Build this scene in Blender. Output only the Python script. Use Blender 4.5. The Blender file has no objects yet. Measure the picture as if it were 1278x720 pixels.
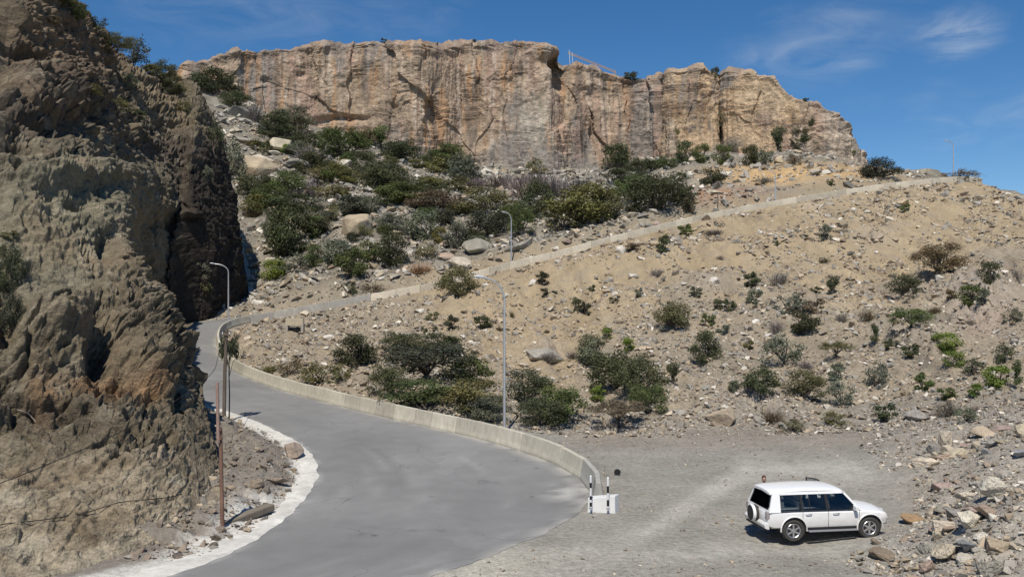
import bpy, bmesh, math, random
import numpy as np
from mathutils import Vector, Matrix
from mathutils.bvhtree import BVHTree

# ------------------------------------------------------------------ camera
PW, PH, F, HOR, CAMZ = 1278.0, 720.0, 1100.0, 375.0, 8.0
scene = bpy.context.scene
col = scene.collection
cd = bpy.data.cameras.new("camera")
cam = bpy.data.objects.new("camera", cd)
col.objects.link(cam)
cam.location = (0, 0, CAMZ)
cam.rotation_euler = (math.radians(90), 0, 0)
cd.sensor_width = 36.0
cd.lens = 36.0 * F / PW
cd.shift_y = (HOR - PH / 2) / PW
cd.clip_start = 0.5
cd.clip_end = 20000
scene.camera = cam

# ------------------------------------------------------------------ light
SUN_EL, SUN_AZ = math.radians(57), math.radians(10)      # sun behind the camera, a little to its left
SDIR = Vector((-math.sin(SUN_AZ) * math.cos(SUN_EL), -math.cos(SUN_AZ) * math.cos(SUN_EL), math.sin(SUN_EL)))
sl = bpy.data.lights.new("sun", 'SUN')
sl.energy = 4.5
sl.angle = math.radians(0.53)
sl.color = (1.0, 0.94, 0.84)
so = bpy.data.objects.new("sun", sl)
col.objects.link(so)
so.rotation_euler = SDIR.to_track_quat('Z', 'Y').to_euler()
so.location = (-20, -40, 60)

world = bpy.data.worlds.new("World")
scene.world = world
world.use_nodes = True
wn, wl = world.node_tree.nodes, world.node_tree.links
wn.clear()


def N(nodes, typ, **kw):
    n = nodes.new(typ)
    for k, v in kw.items():
        if k.startswith('i_'):
            key = k[2:]
            key = int(key) if key.isdigit() else key.replace('_', ' ')
            n.inputs[key].default_value = v
        else:
            setattr(n, k, v)
    return n


sky = N(wn, 'ShaderNodeTexSky', sky_type='NISHITA', sun_disc=False)
sky.sun_elevation = SUN_EL
sky.sun_rotation = math.pi - SUN_AZ + 2 * SUN_AZ      # compass angle of the lamp's direction
sky.altitude = 2000
sky.air_density = 1.0
sky.dust_density = 0.15
sky.ozone_density = 3.0
tc = N(wn, 'ShaderNodeTexCoord')


def wmath(op, a, b=None, clamp=False):
    n = N(wn, 'ShaderNodeMath', operation=op, use_clamp=clamp)
    for i, v in enumerate((a, b)):
        if v is None:
            continue
        if isinstance(v, (int, float)):
            n.inputs[i].default_value = v
        else:
            wl.new(v, n.inputs[i])
    return n.outputs[0]


# thin cirrus veils: a few drifting patches on the sky sphere
sat = N(wn, 'ShaderNodeHueSaturation', i_Saturation=1.27, i_Value=1.0)
wl.new(sky.outputs[0], sat.inputs['Color'])
veil = None
for (cx, cz, rx, rz, amt, sd) in ((.335, .282, .10, .045, .26, 0.0), (.505, .300, .042, .026, .6, 3.1), (.40, .312, .09, .03, .12, 5.7),
                                  (-.28, .33, .22, .05, .16, 9.3), (.9, .25, .3, .06, .4, 2.2), (-.95, .3, .3, .07, .4, 7.2)):
    mp = N(wn, 'ShaderNodeMapping')
    c = Vector((cx, 1.0, cz)).normalized()
    mp.inputs['Location'].default_value = (-c.x / rx, -c.y / 0.5, -c.z / rz)
    mp.inputs['Scale'].default_value = (1 / rx, 1 / 0.5, 1 / rz)
    wl.new(tc.outputs['Generated'], mp.inputs['Vector'])
    wn1 = N(wn, 'ShaderNodeTexNoise', i_Scale=1.3, i_Detail=4.0)
    mpw = N(wn, 'ShaderNodeMapping')
    mpw.inputs['Location'].default_value = (sd, sd * 2, -sd)
    mpw.inputs['Scale'].default_value = (9, 9, 22)
    wl.new(tc.outputs['Generated'], mpw.inputs['Vector'])
    wl.new(mpw.outputs[0], wn1.inputs['Vector'])
    ad = N(wn, 'ShaderNodeMix', data_type='RGBA', blend_type='LINEAR_LIGHT')
    ad.inputs[0].default_value = 0.75
    wl.new(mp.outputs[0], ad.inputs[6])
    wl.new(wn1.outputs['Color'], ad.inputs[7])
    ln = N(wn, 'ShaderNodeVectorMath', operation='LENGTH')
    wl.new(ad.outputs[2], ln.inputs[0])
    fall = N(wn, 'ShaderNodeMapRange', interpolation_type='SMOOTHSTEP')
    fall.inputs['From Min'].default_value = 1.15
    fall.inputs['From Max'].default_value = 0.1
    fall.inputs['To Min'].default_value = 0
    fall.inputs['To Max'].default_value = 1
    wl.new(ln.outputs['Value'], fall.inputs['Value'])
    fn = N(wn, 'ShaderNodeTexNoise', i_Scale=1.0, i_Detail=9.0, i_Roughness=0.62, i_Distortion=1.6)
    mp2 = N(wn, 'ShaderNodeMapping')
    mp2.inputs['Location'].default_value = (sd * 3, sd, sd)
    mp2.inputs['Rotation'].default_value = (0, math.radians(18), 0)
    mp2.inputs['Scale'].default_value = (10, 10, 30)
    wl.new(tc.outputs['Generated'], mp2.inputs['Vector'])
    wl.new(mp2.outputs[0], fn.inputs['Vector'])
    rg = N(wn, 'ShaderNodeMapRange')
    rg.inputs['From Min'].default_value = 0.36
    rg.inputs['From Max'].default_value = 0.75
    wl.new(fn.outputs[0], rg.inputs['Value'])
    v = wmath('MULTIPLY', wmath('MULTIPLY', fall.outputs[0], rg.outputs[0]), amt)
    veil = v if veil is None else wmath('ADD', veil, v, True)
cm = N(wn, 'ShaderNodeMix', data_type='RGBA')
wl.new(veil, cm.inputs[0])
wl.new(sat.outputs[0], cm.inputs[6])
cm.inputs[7].default_value = (6.4, 6.9, 7.4, 1)
bg = N(wn, 'ShaderNodeBackground')
bg.inputs['Strength'].default_value = 0.1
wo = N(wn, 'ShaderNodeOutputWorld')
wl.new(cm.outputs[2], bg.inputs['Color'])
wl.new(bg.outputs[0], wo.inputs['Surface'])

vs = scene.view_settings
vs.view_transform = 'Standard'
vs.look = 'None'
vs.exposure = 0.0
vs.gamma = 1.0
vs.use_curve_mapping = False
scene.cycles.max_bounces = 4
scene.cycles.diffuse_bounces = 2
scene.cycles.glossy_bounces = 2
scene.cycles.use_adaptive_sampling = True
scene.cycles.adaptive_threshold = 0.02
scene.cycles.transparent_max_bounces = 12

# ------------------------------------------------------------------ helpers
RNG = np.random.default_rng(11)
random.seed(5)


def at(px, py, d):
    """pixel of the photograph + distance in metres -> world point"""
    return ((px - 639.0) / F * d, d, CAMZ + (HOR - py) / F * d)


def proj(x, y, z):
    yy = np.maximum(y, 0.5)
    return 639.0 + x / yy * F, HOR - (z - CAMZ) / yy * F


def lin(r, g, b):
    def f(c):
        c /= 255.0
        return c / 12.92 if c <= .04045 else ((c + .055) / 1.055) ** 2.4
    return (f(r), f(g), f(b))


def sstep(x, a, b):
    t = np.clip((x - a) / (b - a), 0, 1)
    return t * t * (3 - 2 * t)


_G = np.array([[1, 1, 0], [-1, 1, 0], [1, -1, 0], [-1, -1, 0], [1, 0, 1], [-1, 0, 1], [1, 0, -1], [-1, 0, -1],
               [0, 1, 1], [0, -1, 1], [0, 1, -1], [0, -1, -1], [1, 1, 0], [-1, 1, 0], [0, -1, 1], [0, -1, -1]], np.float32)


def hsh(i, j, k, s):
    with np.errstate(over='ignore'):
        h = (i.astype(np.uint32) * np.uint32(374761393) + j.astype(np.uint32) * np.uint32(668265263)
             + k.astype(np.uint32) * np.uint32(2147483647) + np.uint32((s * 974711 + 12345) & 0xffffffff))
        h = (h ^ (h >> np.uint32(13))) * np.uint32(1274126177)
        h = (h ^ (h >> np.uint32(15))) * np.uint32(2246822519)
        return h ^ (h >> np.uint32(16))


def perlin(p, s=0):
    p = np.asarray(p, np.float32)
    fl = np.floor(p)
    i = fl.astype(np.int64)
    f = p - fl
    u = f * f * f * (f * (f * 6 - 15) + 10)
    out = 0
    for dx in (0, 1):
        wx = u[:, 0] if dx else 1 - u[:, 0]
        for dy in (0, 1):
            wy = u[:, 1] if dy else 1 - u[:, 1]
            for dz in (0, 1):
                wz = u[:, 2] if dz else 1 - u[:, 2]
                g = _G[(hsh(i[:, 0] + dx, i[:, 1] + dy, i[:, 2] + dz, s) & np.uint32(15)).astype(np.int64)]
                out = out + wx * wy * wz * (g[:, 0] * (f[:, 0] - dx) + g[:, 1] * (f[:, 1] - dy) + g[:, 2] * (f[:, 2] - dz))
    return out


def fbm(p, o=4, s=0, gain=.5, ridged=False):
    a, t, q = 1.0, 0, np.asarray(p, np.float32)
    for k in range(o):
        n = perlin(q, s + k * 17)
        t = t + a * ((1 - 2 * np.abs(n)) if ridged else n)
        q = q * 2.03 + 7.7
        a *= gain
    return t


def worley(p, s=0, jit=.9):
    """nearest cell: f1, f2 and three random numbers, offset to its centre"""
    p = np.asarray(p, np.float32)
    i = np.floor(p).astype(np.int64)
    n = len(p)
    f1 = np.full(n, 9., np.float32)
    f2 = np.full(n, 9., np.float32)
    rr = np.zeros((n, 3), np.float32)
    off = np.zeros((n, 3), np.float32)
    for dx in (-1, 0, 1):
        for dy in (-1, 0, 1):
            for dz in (-1, 0, 1):
                a, b, c = i[:, 0] + dx, i[:, 1] + dy, i[:, 2] + dz
                h = hsh(a, b, c, s)
                r = np.stack([(h & np.uint32(1023)), (h >> np.uint32(10)) & np.uint32(1023), (h >> np.uint32(20)) & np.uint32(1023)], 1).astype(np.float32) / 1023.
                q = np.stack([a, b, c], 1).astype(np.float32) + .5 + (r - .5) * jit - p
                d = (q * q).sum(1)
                m = d < f1
                f2 = np.where(m, f1, np.minimum(f2, d))
                f1 = np.where(m, d, f1)
                rr[m] = r[m]
                off[m] = -q[m]
    return np.sqrt(f1), np.sqrt(f2), rr, off


def facet(p, size, s, tilt=.9, edge=0.0):
    """broken-rock relief: every cell is a tilted plane of its own"""
    q = np.asarray(p, np.float32) / np.asarray(size, np.float32)
    f1, f2, r, o = worley(q, s)
    r2 = np.modf(r * 7.31 + .17)[0] - .5
    h = (r[:, 0] - .5) + tilt * (o * r2 * 2).sum(1)
    if edge:
        h = h - edge * (1 - sstep(f2 - f1, 0, .12))
    return h


def blocks(p, size, s, tilt=.6, top=.42):
    """continuous angular relief: the highest of the neighbouring tilted blocks"""
    p = np.asarray(p, np.float32) / np.asarray(size, np.float32)
    i = np.floor(p).astype(np.int64)
    h = np.full(len(p), -9., np.float32)
    for dx in (-1, 0, 1):
        for dy in (-1, 0, 1):
            for dz in (-1, 0, 1):
                a, b, c = i[:, 0] + dx, i[:, 1] + dy, i[:, 2] + dz
                q = hsh(a, b, c, s)
                r0 = (q & np.uint32(1023)).astype(np.float32) / 1023. - .5
                r1 = ((q >> np.uint32(10)) & np.uint32(1023)).astype(np.float32) / 1023. - .5
                r2 = ((q >> np.uint32(20)) & np.uint32(1023)).astype(np.float32) / 1023. - .5
                ox, oy, oz = p[:, 0] - a - .5 - r0 * .8, p[:, 1] - b - .5 - r1 * .8, p[:, 2] - c - .5 - r2 * .8
                u, v, w = ox + r1 * oy, oy + r2 * oz, oz + r0 * ox
                li = np.maximum(np.maximum(np.abs(u), np.abs(v)), np.abs(w))
                t = np.minimum(top, 1.15 - 1.5 * li) + (r1 + r2) * .55 + tilt * 2 * (r2 * ox + r0 * oy + r1 * oz) - .12 * li
                h = np.maximum(h, t)
    return h - .3


def grid_mesh(name, V, quads_shape, mat, colors=None, smooth=False, wrapu=False):
    nu, nv = quads_shape
    idx = np.arange(nu * nv).reshape(nu, nv)
    a, b, c, d = idx[:-1, :-1], idx[1:, :-1], idx[1:, 1:], idx[:-1, 1:]
    q = np.stack([a, b, c, d], -1).reshape(-1, 4)
    return poly_mesh(name, V, q, mat, colors, smooth)


def poly_mesh(name, V, faces, mat, colors=None, smooth=False):
    """V (n,3), faces (m,k) of one size"""
    V = np.ascontiguousarray(V, np.float32)
    faces = np.ascontiguousarray(faces, np.int32)
    m, k = faces.shape
    me = bpy.data.meshes.new(name)
    me.vertices.add(len(V))
    me.vertices.foreach_set('co', V.ravel())
    me.loops.add(m * k)
    me.loops.foreach_set('vertex_index', faces.ravel())
    me.polygons.add(m)
    me.polygons.foreach_set('loop_start', np.arange(0, m * k, k, dtype=np.int32))
    me.polygons.foreach_set('use_smooth', np.full(m, smooth, bool))
    if colors is not None:
        ca = me.color_attributes.new('Col', 'FLOAT_COLOR', 'POINT')
        c4 = np.ones((len(V), 4), np.float32)
        c4[:, :colors.shape[1]] = colors
        ca.data.foreach_set('color', c4.ravel())
    me.update(calc_edges=True)
    me.validate()
    if mat:
        me.materials.append(mat)
    return me


def link(name, me, parent=None, **props):
    o = bpy.data.objects.new(name, me)
    col.objects.link(o)
    if parent is not None:
        o.parent = parent
    for k, v in props.items():
        o[k] = v
    return o


def empty(name, loc=(0, 0, 0), rz=0.0, **props):
    o = bpy.data.objects.new(name, None)
    o.empty_display_size = .3
    col.objects.link(o)
    o.location = loc
    o.rotation_euler = (0, 0, rz)
    for k, v in props.items():
        o[k] = v
    return o


class MB:
    """collects boxes, tubes and prisms into one mesh"""

    def __init__(s):
        s.v, s.f = [], []

    def add(s, vs, fs):
        o = len(s.v)
        s.v += [tuple(v) for v in vs]
        s.f += [tuple(i + o for i in f) for f in fs]
        return s

    def box(s, c, size, M=None):
        x, y, z = [q / 2 for q in size]
        vs = [Vector((c[0] + i * x, c[1] + j * y, c[2] + k * z)) for i in (-1, 1) for j in (-1, 1) for k in (-1, 1)]
        if M:
            vs = [M @ v for v in vs]
        return s.add(vs, [(0, 1, 3, 2), (4, 6, 7, 5), (0, 4, 5, 1), (2, 3, 7, 6), (0, 2, 6, 4), (1, 5, 7, 3)])

    def tube(s, pts, rad, n=8, cap=True):
        pts = [Vector(p) for p in pts]
        rad = [rad] * len(pts) if isinstance(rad, (int, float)) else rad
        rings = []
        up = Vector((0.13, 0.21, 1)).normalized()
        for i, p in enumerate(pts):
            t = (pts[min(i + 1, len(pts) - 1)] - pts[max(i - 1, 0)]).normalized()
            a = t.cross(up)
            if a.length < .05:
                a = t.cross(Vector((1, 0, 0)))
            a.normalize()
            b = t.cross(a)
            rings.append([p + (a * math.cos(2 * math.pi * k / n) + b * math.sin(2 * math.pi * k / n)) * rad[i] for k in range(n)])
        vs = [v for r in rings for v in r]
        fs = []
        for i in range(len(pts) - 1):
            for k in range(n):
                fs.append((i * n + k, i * n + (k + 1) % n, (i + 1) * n + (k + 1) % n, (i + 1) * n + k))
        if cap:
            fs.append(tuple(range(n - 1, -1, -1)))
            fs.append(tuple((len(pts) - 1) * n + k for k in range(n)))
        return s.add(vs, fs)

    def loft(s, rings, cap=True, closed=True):
        n = len(rings[0])
        vs = [v for r in rings for v in r]
        fs = []
        for i in range(len(rings) - 1):
            for k in range(n if closed else n - 1):
                fs.append((i * n + k, i * n + (k + 1) % n, (i + 1) * n + (k + 1) % n, (i + 1) * n + k))
        if cap:
            fs.append(tuple(range(n - 1, -1, -1)))
            fs.append(tuple((len(rings) - 1) * n + k for k in range(n)))
        return s.add(vs, fs)

    def mesh(s, name, mat, smooth=False, bevel=0.0, seg=2, fix=True):
        me = bpy.data.meshes.new(name)
        me.from_pydata(s.v, [], s.f)
        if fix or bevel:
            bm = bmesh.new()
            bm.from_mesh(me)
            bmesh.ops.recalc_face_normals(bm, faces=bm.faces)
            if bevel:
                es = [e for e in bm.edges if len(e.link_faces) == 2 and e.calc_face_angle(0) > .5]
                bmesh.ops.bevel(bm, geom=es, offset=bevel, segments=seg, affect='EDGES', profile=.6, clamp_overlap=True)
            bm.to_mesh(me)
            bm.free()
        for p in me.polygons:
            p.use_smooth = smooth
        me.materials.append(mat)
        return me

    def build(s, name, mat, parent=None, smooth=False, bevel=0.0, seg=2, **props):
        o = link(name, s.mesh(name, mat, smooth, bevel, seg), parent, **props)
        if smooth:
            try:
                o.data.set_sharp_from_angle(angle=math.radians(38))
            except Exception:
                pass
        return o


# ------------------------------------------------------------------ materials
def material(name, base=(.5, .5, .5), rough=.9, metal=0.0, spec=.3, attr=None, objcol=False,
             var=(), bump=(), coat=0.0, trans=0.0, rand=0.0):
    """base colour (or colour attribute / object colour) x a few noise layers, with noise bumps.
    var: (scale, detail, low, high, stretch_xyz)   bump: (kind, scale, strength, dist)"""
    m = bpy.data.materials.new(name)
    m.use_nodes = True
    nt = m.node_tree
    nodes, links = nt.nodes, nt.links
    bs = nodes['Principled BSDF']
    bs.inputs['Roughness'].default_value = rough
    bs.inputs['Metallic'].default_value = metal
    bs.inputs['Specular IOR Level'].default_value = spec
    if coat:
        bs.inputs['Coat Weight'].default_value = coat
        bs.inputs['Coat Roughness'].default_value = .06
    tcn = N(nodes, 'ShaderNodeTexCoord')
    geo = N(nodes, 'ShaderNodeNewGeometry')
    obj_space = objcol
    coord = tcn.outputs['Object'] if obj_space else geo.outputs['Position']
    if attr:
        a = N(nodes, 'ShaderNodeVertexColor', layer_name=attr)
        c = a.outputs['Color']
    elif objcol:
        a = N(nodes, 'ShaderNodeObjectInfo')
        c = a.outputs['Color']
    else:
        a = N(nodes, 'ShaderNodeRGB')
        a.outputs[0].default_value = (*base, 1)
        c = a.outputs[0]
    if attr and objcol:
        oi = N(nodes, 'ShaderNodeObjectInfo')
        mx = N(nodes, 'ShaderNodeMix', data_type='RGBA', blend_type='MULTIPLY')
        mx.inputs[0].default_value = 1
        links.new(c, mx.inputs[6])
        links.new(oi.outputs['Color'], mx.inputs[7])
        c = mx.outputs[2]
    for (sc, det, lo, hi, st) in var:
        mp = N(nodes, 'ShaderNodeMapping')
        mp.inputs['Scale'].default_value = st
        links.new(coord, mp.inputs['Vector'])
        t = N(nodes, 'ShaderNodeTexNoise', i_Scale=sc, i_Detail=det, i_Roughness=.6)
        links.new(mp.outputs[0], t.inputs['Vector'])
        r = N(nodes, 'ShaderNodeMapRange')
        r.inputs['From Min'].default_value = .3
        r.inputs['From Max'].default_value = .7
        r.inputs['To Min'].default_value = lo
        r.inputs['To Max'].default_value = hi
        links.new(t.outputs[0], r.inputs['Value'])
        mx = N(nodes, 'ShaderNodeVectorMath', operation='SCALE')
        links.new(c, mx.inputs[0])
        links.new(r.outputs[0], mx.inputs['Scale'])
        c = mx.outputs[0]
    links.new(c, bs.inputs['Base Color'])
    nrm = None
    for (kind, sc, stg, dist) in bump:
        if kind == 'n':
            t = N(nodes, 'ShaderNodeTexNoise', i_Scale=sc, i_Detail=3.5, i_Roughness=.65)
        elif kind == 'v':
            t = N(nodes, 'ShaderNodeTexVoronoi', i_Scale=sc)
        else:
            t = N(nodes, 'ShaderNodeTexVoronoi', i_Scale=sc, feature='DISTANCE_TO_EDGE')
        links.new(coord, t.inputs['Vector'])
        b = N(nodes, 'ShaderNodeBump', i_Strength=stg, i_Distance=dist)
        links.new(t.outputs[0], b.inputs['Height'])
        if nrm:
            links.new(nrm, b.inputs['Normal'])
        nrm = b.outputs[0]
    if nrm:
        links.new(nrm, bs.inputs['Normal'])
    if trans:
        tb = N(nodes, 'ShaderNodeBsdfTranslucent')
        links.new(c, tb.inputs['Color'])
        ms = N(nodes, 'ShaderNodeMixShader')
        ms.inputs[0].default_value = trans
        out = nodes['Material Output']
        links.new(bs.outputs[0], ms.inputs[1])
        links.new(tb.outputs[0], ms.inputs[2])
        links.new(ms.outputs[0], out.inputs['Surface'])
    return m


U1 = (1, 1, 1)
M_GROUND = material('ground', attr='Col', rough=.97, spec=.15,
                    var=((5, 4, .78, 1.22, U1), (32, 2, .82, 1.18, U1)),
                    bump=(('n', 3.5, .5, .22), ('n', 14, .45, .05)))
M_ROCK = material('mountain_rock', attr='Col', rough=.96, spec=.15,
                  var=((1.9, 6, .66, 1.34, (1, 1, 2.0)), (8, 4, .74, 1.26, (1, 1, 1.6)), (24, 2, .84, 1.16, U1)),
                  bump=(('n', 3.2, .55, .3), ('n', 13, .6, .09)))
M_CLIFF = material('cliff_limestone', attr='Col', rough=.96, spec=.15,
                   var=((.7, 5, .76, 1.24, (1, 1, .3)), (1.6, 4, .84, 1.16, (.7, .7, 1.3))),
                   bump=(('n', .8, .6, 1.0), ('n', 3.5, .5, .3)))
M_STONE = material('stone', objcol=True, rough=.95, spec=.2,
                   var=((1.6, 6, .75, 1.25, U1), (9, 4, .85, 1.15, U1)), bump=(('n', 2.2, .6, .3), ('n', 9, .5, .1)))
M_SCREE = material('scree_stone', attr='Col', rough=.96, spec=.15, var=((2.5, 4, .85, 1.15, U1),), bump=(('n', 6, .4, .06),))
M_ASPHALT = material('asphalt', attr='Col', rough=.88, spec=.3,
                     var=((.16, 5, .93, 1.07, U1), (1.1, 6, .95, 1.06, U1), (40, 3, .9, 1.1, U1)), bump=(('n', 45, .25, .01),))
nt = M_ASPHALT.node_tree
an, al = nt.nodes, nt.links
bsdf = an['Principled BSDF']
src = bsdf.inputs['Base Color'].links[0].from_socket
geo_ = N(an, 'ShaderNodeNewGeometry')
wz = N(an, 'ShaderNodeTexNoise', i_Scale=.7, i_Detail=4.0)
al.new(geo_.outputs['Position'], wz.inputs['Vector'])
wv_ = N(an, 'ShaderNodeMix', data_type='RGBA', blend_type='LINEAR_LIGHT')
wv_.inputs[0].default_value = 1.0
al.new(geo_.outputs['Position'], wv_.inputs[6])
al.new(wz.outputs['Color'], wv_.inputs[7])
vo = N(an, 'ShaderNodeTexVoronoi', feature='DISTANCE_TO_EDGE', i_Scale=.23)
al.new(wv_.outputs[2], vo.inputs['Vector'])
cr = N(an, 'ShaderNodeMapRange')
cr.inputs['From Min'].default_value = .0
cr.inputs['From Max'].default_value = .009
cr.inputs['To Min'].default_value = .0
cr.inputs['To Max'].default_value = 1.0
al.new(vo.outputs['Distance'], cr.inputs['Value'])
ms_ = N(an, 'ShaderNodeTexNoise', i_Scale=.16, i_Detail=2.0)
al.new(geo_.outputs['Position'], ms_.inputs['Vector'])
mr = N(an, 'ShaderNodeMapRange')
mr.inputs['From Min'].default_value = .48
mr.inputs['From Max'].default_value = .58
mr.inputs['To Min'].default_value = 1.0
mr.inputs['To Max'].default_value = .0
al.new(ms_.outputs[0], mr.inputs['Value'])
mx_ = N(an, 'ShaderNodeMath', operation='MAXIMUM')
al.new(cr.outputs[0], mx_.inputs[0])
al.new(mr.outputs[0], mx_.inputs[1])
m2 = N(an, 'ShaderNodeMapRange')
m2.inputs['To Min'].default_value = .62
m2.inputs['To Max'].default_value = 1.0
al.new(mx_.outputs[0], m2.inputs['Value'])
# resurfaced patches and oil spots
pv_ = N(an, 'ShaderNodeTexVoronoi', i_Scale=.11)
al.new(wv_.outputs[2], pv_.inputs['Vector'])
sp_ = N(an, 'ShaderNodeSeparateColor')
al.new(pv_.outputs['Color'], sp_.inputs[0])
pr = N(an, 'ShaderNodeMapRange')
pr.inputs['To Min'].default_value = .90
pr.inputs['To Max'].default_value = 1.08
al.new(sp_.outputs[0], pr.inputs['Value'])
ov = N(an, 'ShaderNodeTexVoronoi', i_Scale=.42)
al.new(geo_.outputs['Position'], ov.inputs['Vector'])
om = N(an, 'ShaderNodeMapRange')
om.inputs['From Min'].default_value = .02
om.inputs['From Max'].default_value = .07
om.inputs['To Min'].default_value = .6
om.inputs['To Max'].default_value = 1.0
al.new(ov.outputs['Distance'], om.inputs['Value'])
q1 = N(an, 'ShaderNodeMath', operation='MULTIPLY')
al.new(m2.outputs[0], q1.inputs[0])
al.new(pr.outputs[0], q1.inputs[1])
q2 = N(an, 'ShaderNodeMath', operation='MULTIPLY')
al.new(q1.outputs[0], q2.inputs[0])
al.new(om.outputs[0], q2.inputs[1])
sc_ = N(an, 'ShaderNodeVectorMath', operation='SCALE')
al.new(src, sc_.inputs[0])
al.new(q2.outputs[0], sc_.inputs['Scale'])
al.new(sc_.outputs[0], bsdf.inputs['Base Color'])
M_CONC = material('concrete', attr='Col', rough=.9, spec=.25,
                  var=((.5, 5, .88, 1.1, U1), (4, 6, .85, 1.12, (1, 1, .5)), (30, 3, .93, 1.07, U1)), bump=(('n', 12, .3, .02),))
M_LEAF = material('leaves', attr='Col', objcol=True, rough=.75, spec=.25, trans=.22)
M_BARK = material('bark', base=(.13, .105, .085), rough=.95, var=((6, 5, .7, 1.3, (1, 1, .3)),), bump=(('n', 14, .5, .03),))
M_TWIG = material('dry_twigs', attr='Col', objcol=True, rough=.9)
M_GALV = material('galvanised_steel', base=(.58, .585, .59), rough=.45, metal=.6, var=((3, 4, .9, 1.08, U1),))
M_LAMPH = material('lamp_housing', base=(.62, .63, .64), rough=.4, metal=.2)
M_GLASSL = material('lamp_lens', base=(.75, .76, .74), rough=.2)
M_RUSTP = material('rusty_pole', base=(.20, .115, .08), rough=.85, var=((2.5, 6, .7, 1.3, (1, 1, .4)), (18, 4, .85, 1.15, U1)))
M_POLE2 = material('weathered_pole', base=(.15, .12, .095), rough=.9, var=((3, 6, .7, 1.3, (1, 1, .3)),))
M_PIPE = material('pinkish_pipe', base=(.30, .20, .16), rough=.8, var=((5, 5, .8, 1.2, U1),))
M_CABLE = material('black_cable', base=(.02, .02, .02), rough=.6)
M_WHITE = material('white_paint', base=(.74, .74, .72), rough=.55, var=((3, 5, .93, 1.04, U1),))
M_BLACK = material('black_paint', base=(.02, .02, .022), rough=.6)
# ------------------------------------------------------------------ road geometry (left edge, right edge)
PAIRS = [((-60, 800, 20.7), (400, 800, 20.7)), ((110, 745, 23.8), (540, 720, 25.5)), ((230, 712, 25.9), (620, 690, 27.9)),
         ((300, 682, 28.5), (695, 655, 31.4)), ((350, 650, 31.8), (738, 622, 35.5)), ((385, 612, 36.5), (722, 596, 38.5)),
         ((394, 590, 39.5), (690, 578, 41)), ((388, 570, 42.5), (650, 563, 43.5)), ((368, 551, 46), (600, 548, 46.5)),
         ((335, 534, 49.5), (550, 536, 49.5)), ((305, 521, 52.8), (500, 525, 52.5)), ((270, 509, 56.5), (450, 513, 56)),
         ((240, 494, 61.5), (400, 500, 60.5)), ((218, 478, 68), (350, 486, 66)), ((205, 462, 75), (310, 471, 72.5)),
         ((196, 447, 83), (290, 460, 78)), ((190, 434, 92), (278, 448, 85)), ((190, 423, 100), (272, 436, 92)),
         ((198, 413, 108), (271, 424, 99)), ((215, 407, 114), (276, 414, 106)), ((250, 401.5, 119), (290, 406.5, 110.5)),
         ((295, 396.5, 122), (310, 402, 113.5))]
RAMP_TOP = [(330, 391, 115), (400, 378, 116.5), (450, 369, 117.5), (500, 360, 118.5), (560, 348, 120), (640, 326, 124), (700, 312, 127),
            (740, 300.5, 129), (800, 286, 133), (860, 271.5, 138), (920, 259, 143), (970, 250, 147), (1040, 239, 154), (1100, 230, 160),
            (1150, 224, 165), (1195, 220.5, 171), (1222, 222, 180), (1225, 226, 192)]
BARH = .85


def catmull(P, n):
    """n samples a segment through the control rows P (m,k)"""
    P = np.asarray(P, float)
    out = []
    for i in range(len(P) - 1):
        p0, p1, p2, p3 = P[max(i - 1, 0)], P[i], P[i + 1], P[min(i + 2, len(P) - 1)]
        t = (np.arange(n) / n)[:, None] if P.ndim == 2 else (np.arange(n) / n)[:, None, None]
        out.append(.5 * (2 * p1 + (p2 - p0) * t + (2 * p0 - 5 * p1 + 4 * p2 - p3) * t ** 2 + (3 * p1 - p0 - 3 * p2 + p3) * t ** 3))
    out.append(P[-1][None])
    return np.concatenate(out, 0)


L = [at(*a) for a, b in PAIRS]
R = [at(*b) for a, b in PAIRS]
for k, q in enumerate(RAMP_TOP):
    p = np.array(at(*q)) - (0, 0, BARH)
    a = np.array(at(*RAMP_TOP[max(k - 1, 0)]))
    b = np.array(at(*RAMP_TOP[min(k + 1, len(RAMP_TOP) - 1)]))
    t = (b - a)[:2] / np.linalg.norm((b - a)[:2])
    R.append(tuple(p + (-t[1] * .35, t[0] * .35, 0)))
    L.append(tuple(p + (-t[1] * 7.2, t[0] * 7.2, .1)))
RL = catmull(L, 8)
RR = catmull(R, 8)
RC = (RL + RR) / 2
RHW = np.linalg.norm((RL - RR)[:, :2], axis=1) / 2


def resample(P, step):
    s = np.r_[0, np.cumsum(np.linalg.norm(np.diff(P[:, :2], axis=0), axis=1))]
    t = np.arange(0, s[-1], step)
    return np.stack([np.interp(t, s, P[:, k]) for k in range(3)], 1)


EL, ER = resample(RL, .45), resample(RR, .45)
RPOLY = np.vstack([RL, RR[::-1]])[:, :2]


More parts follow.
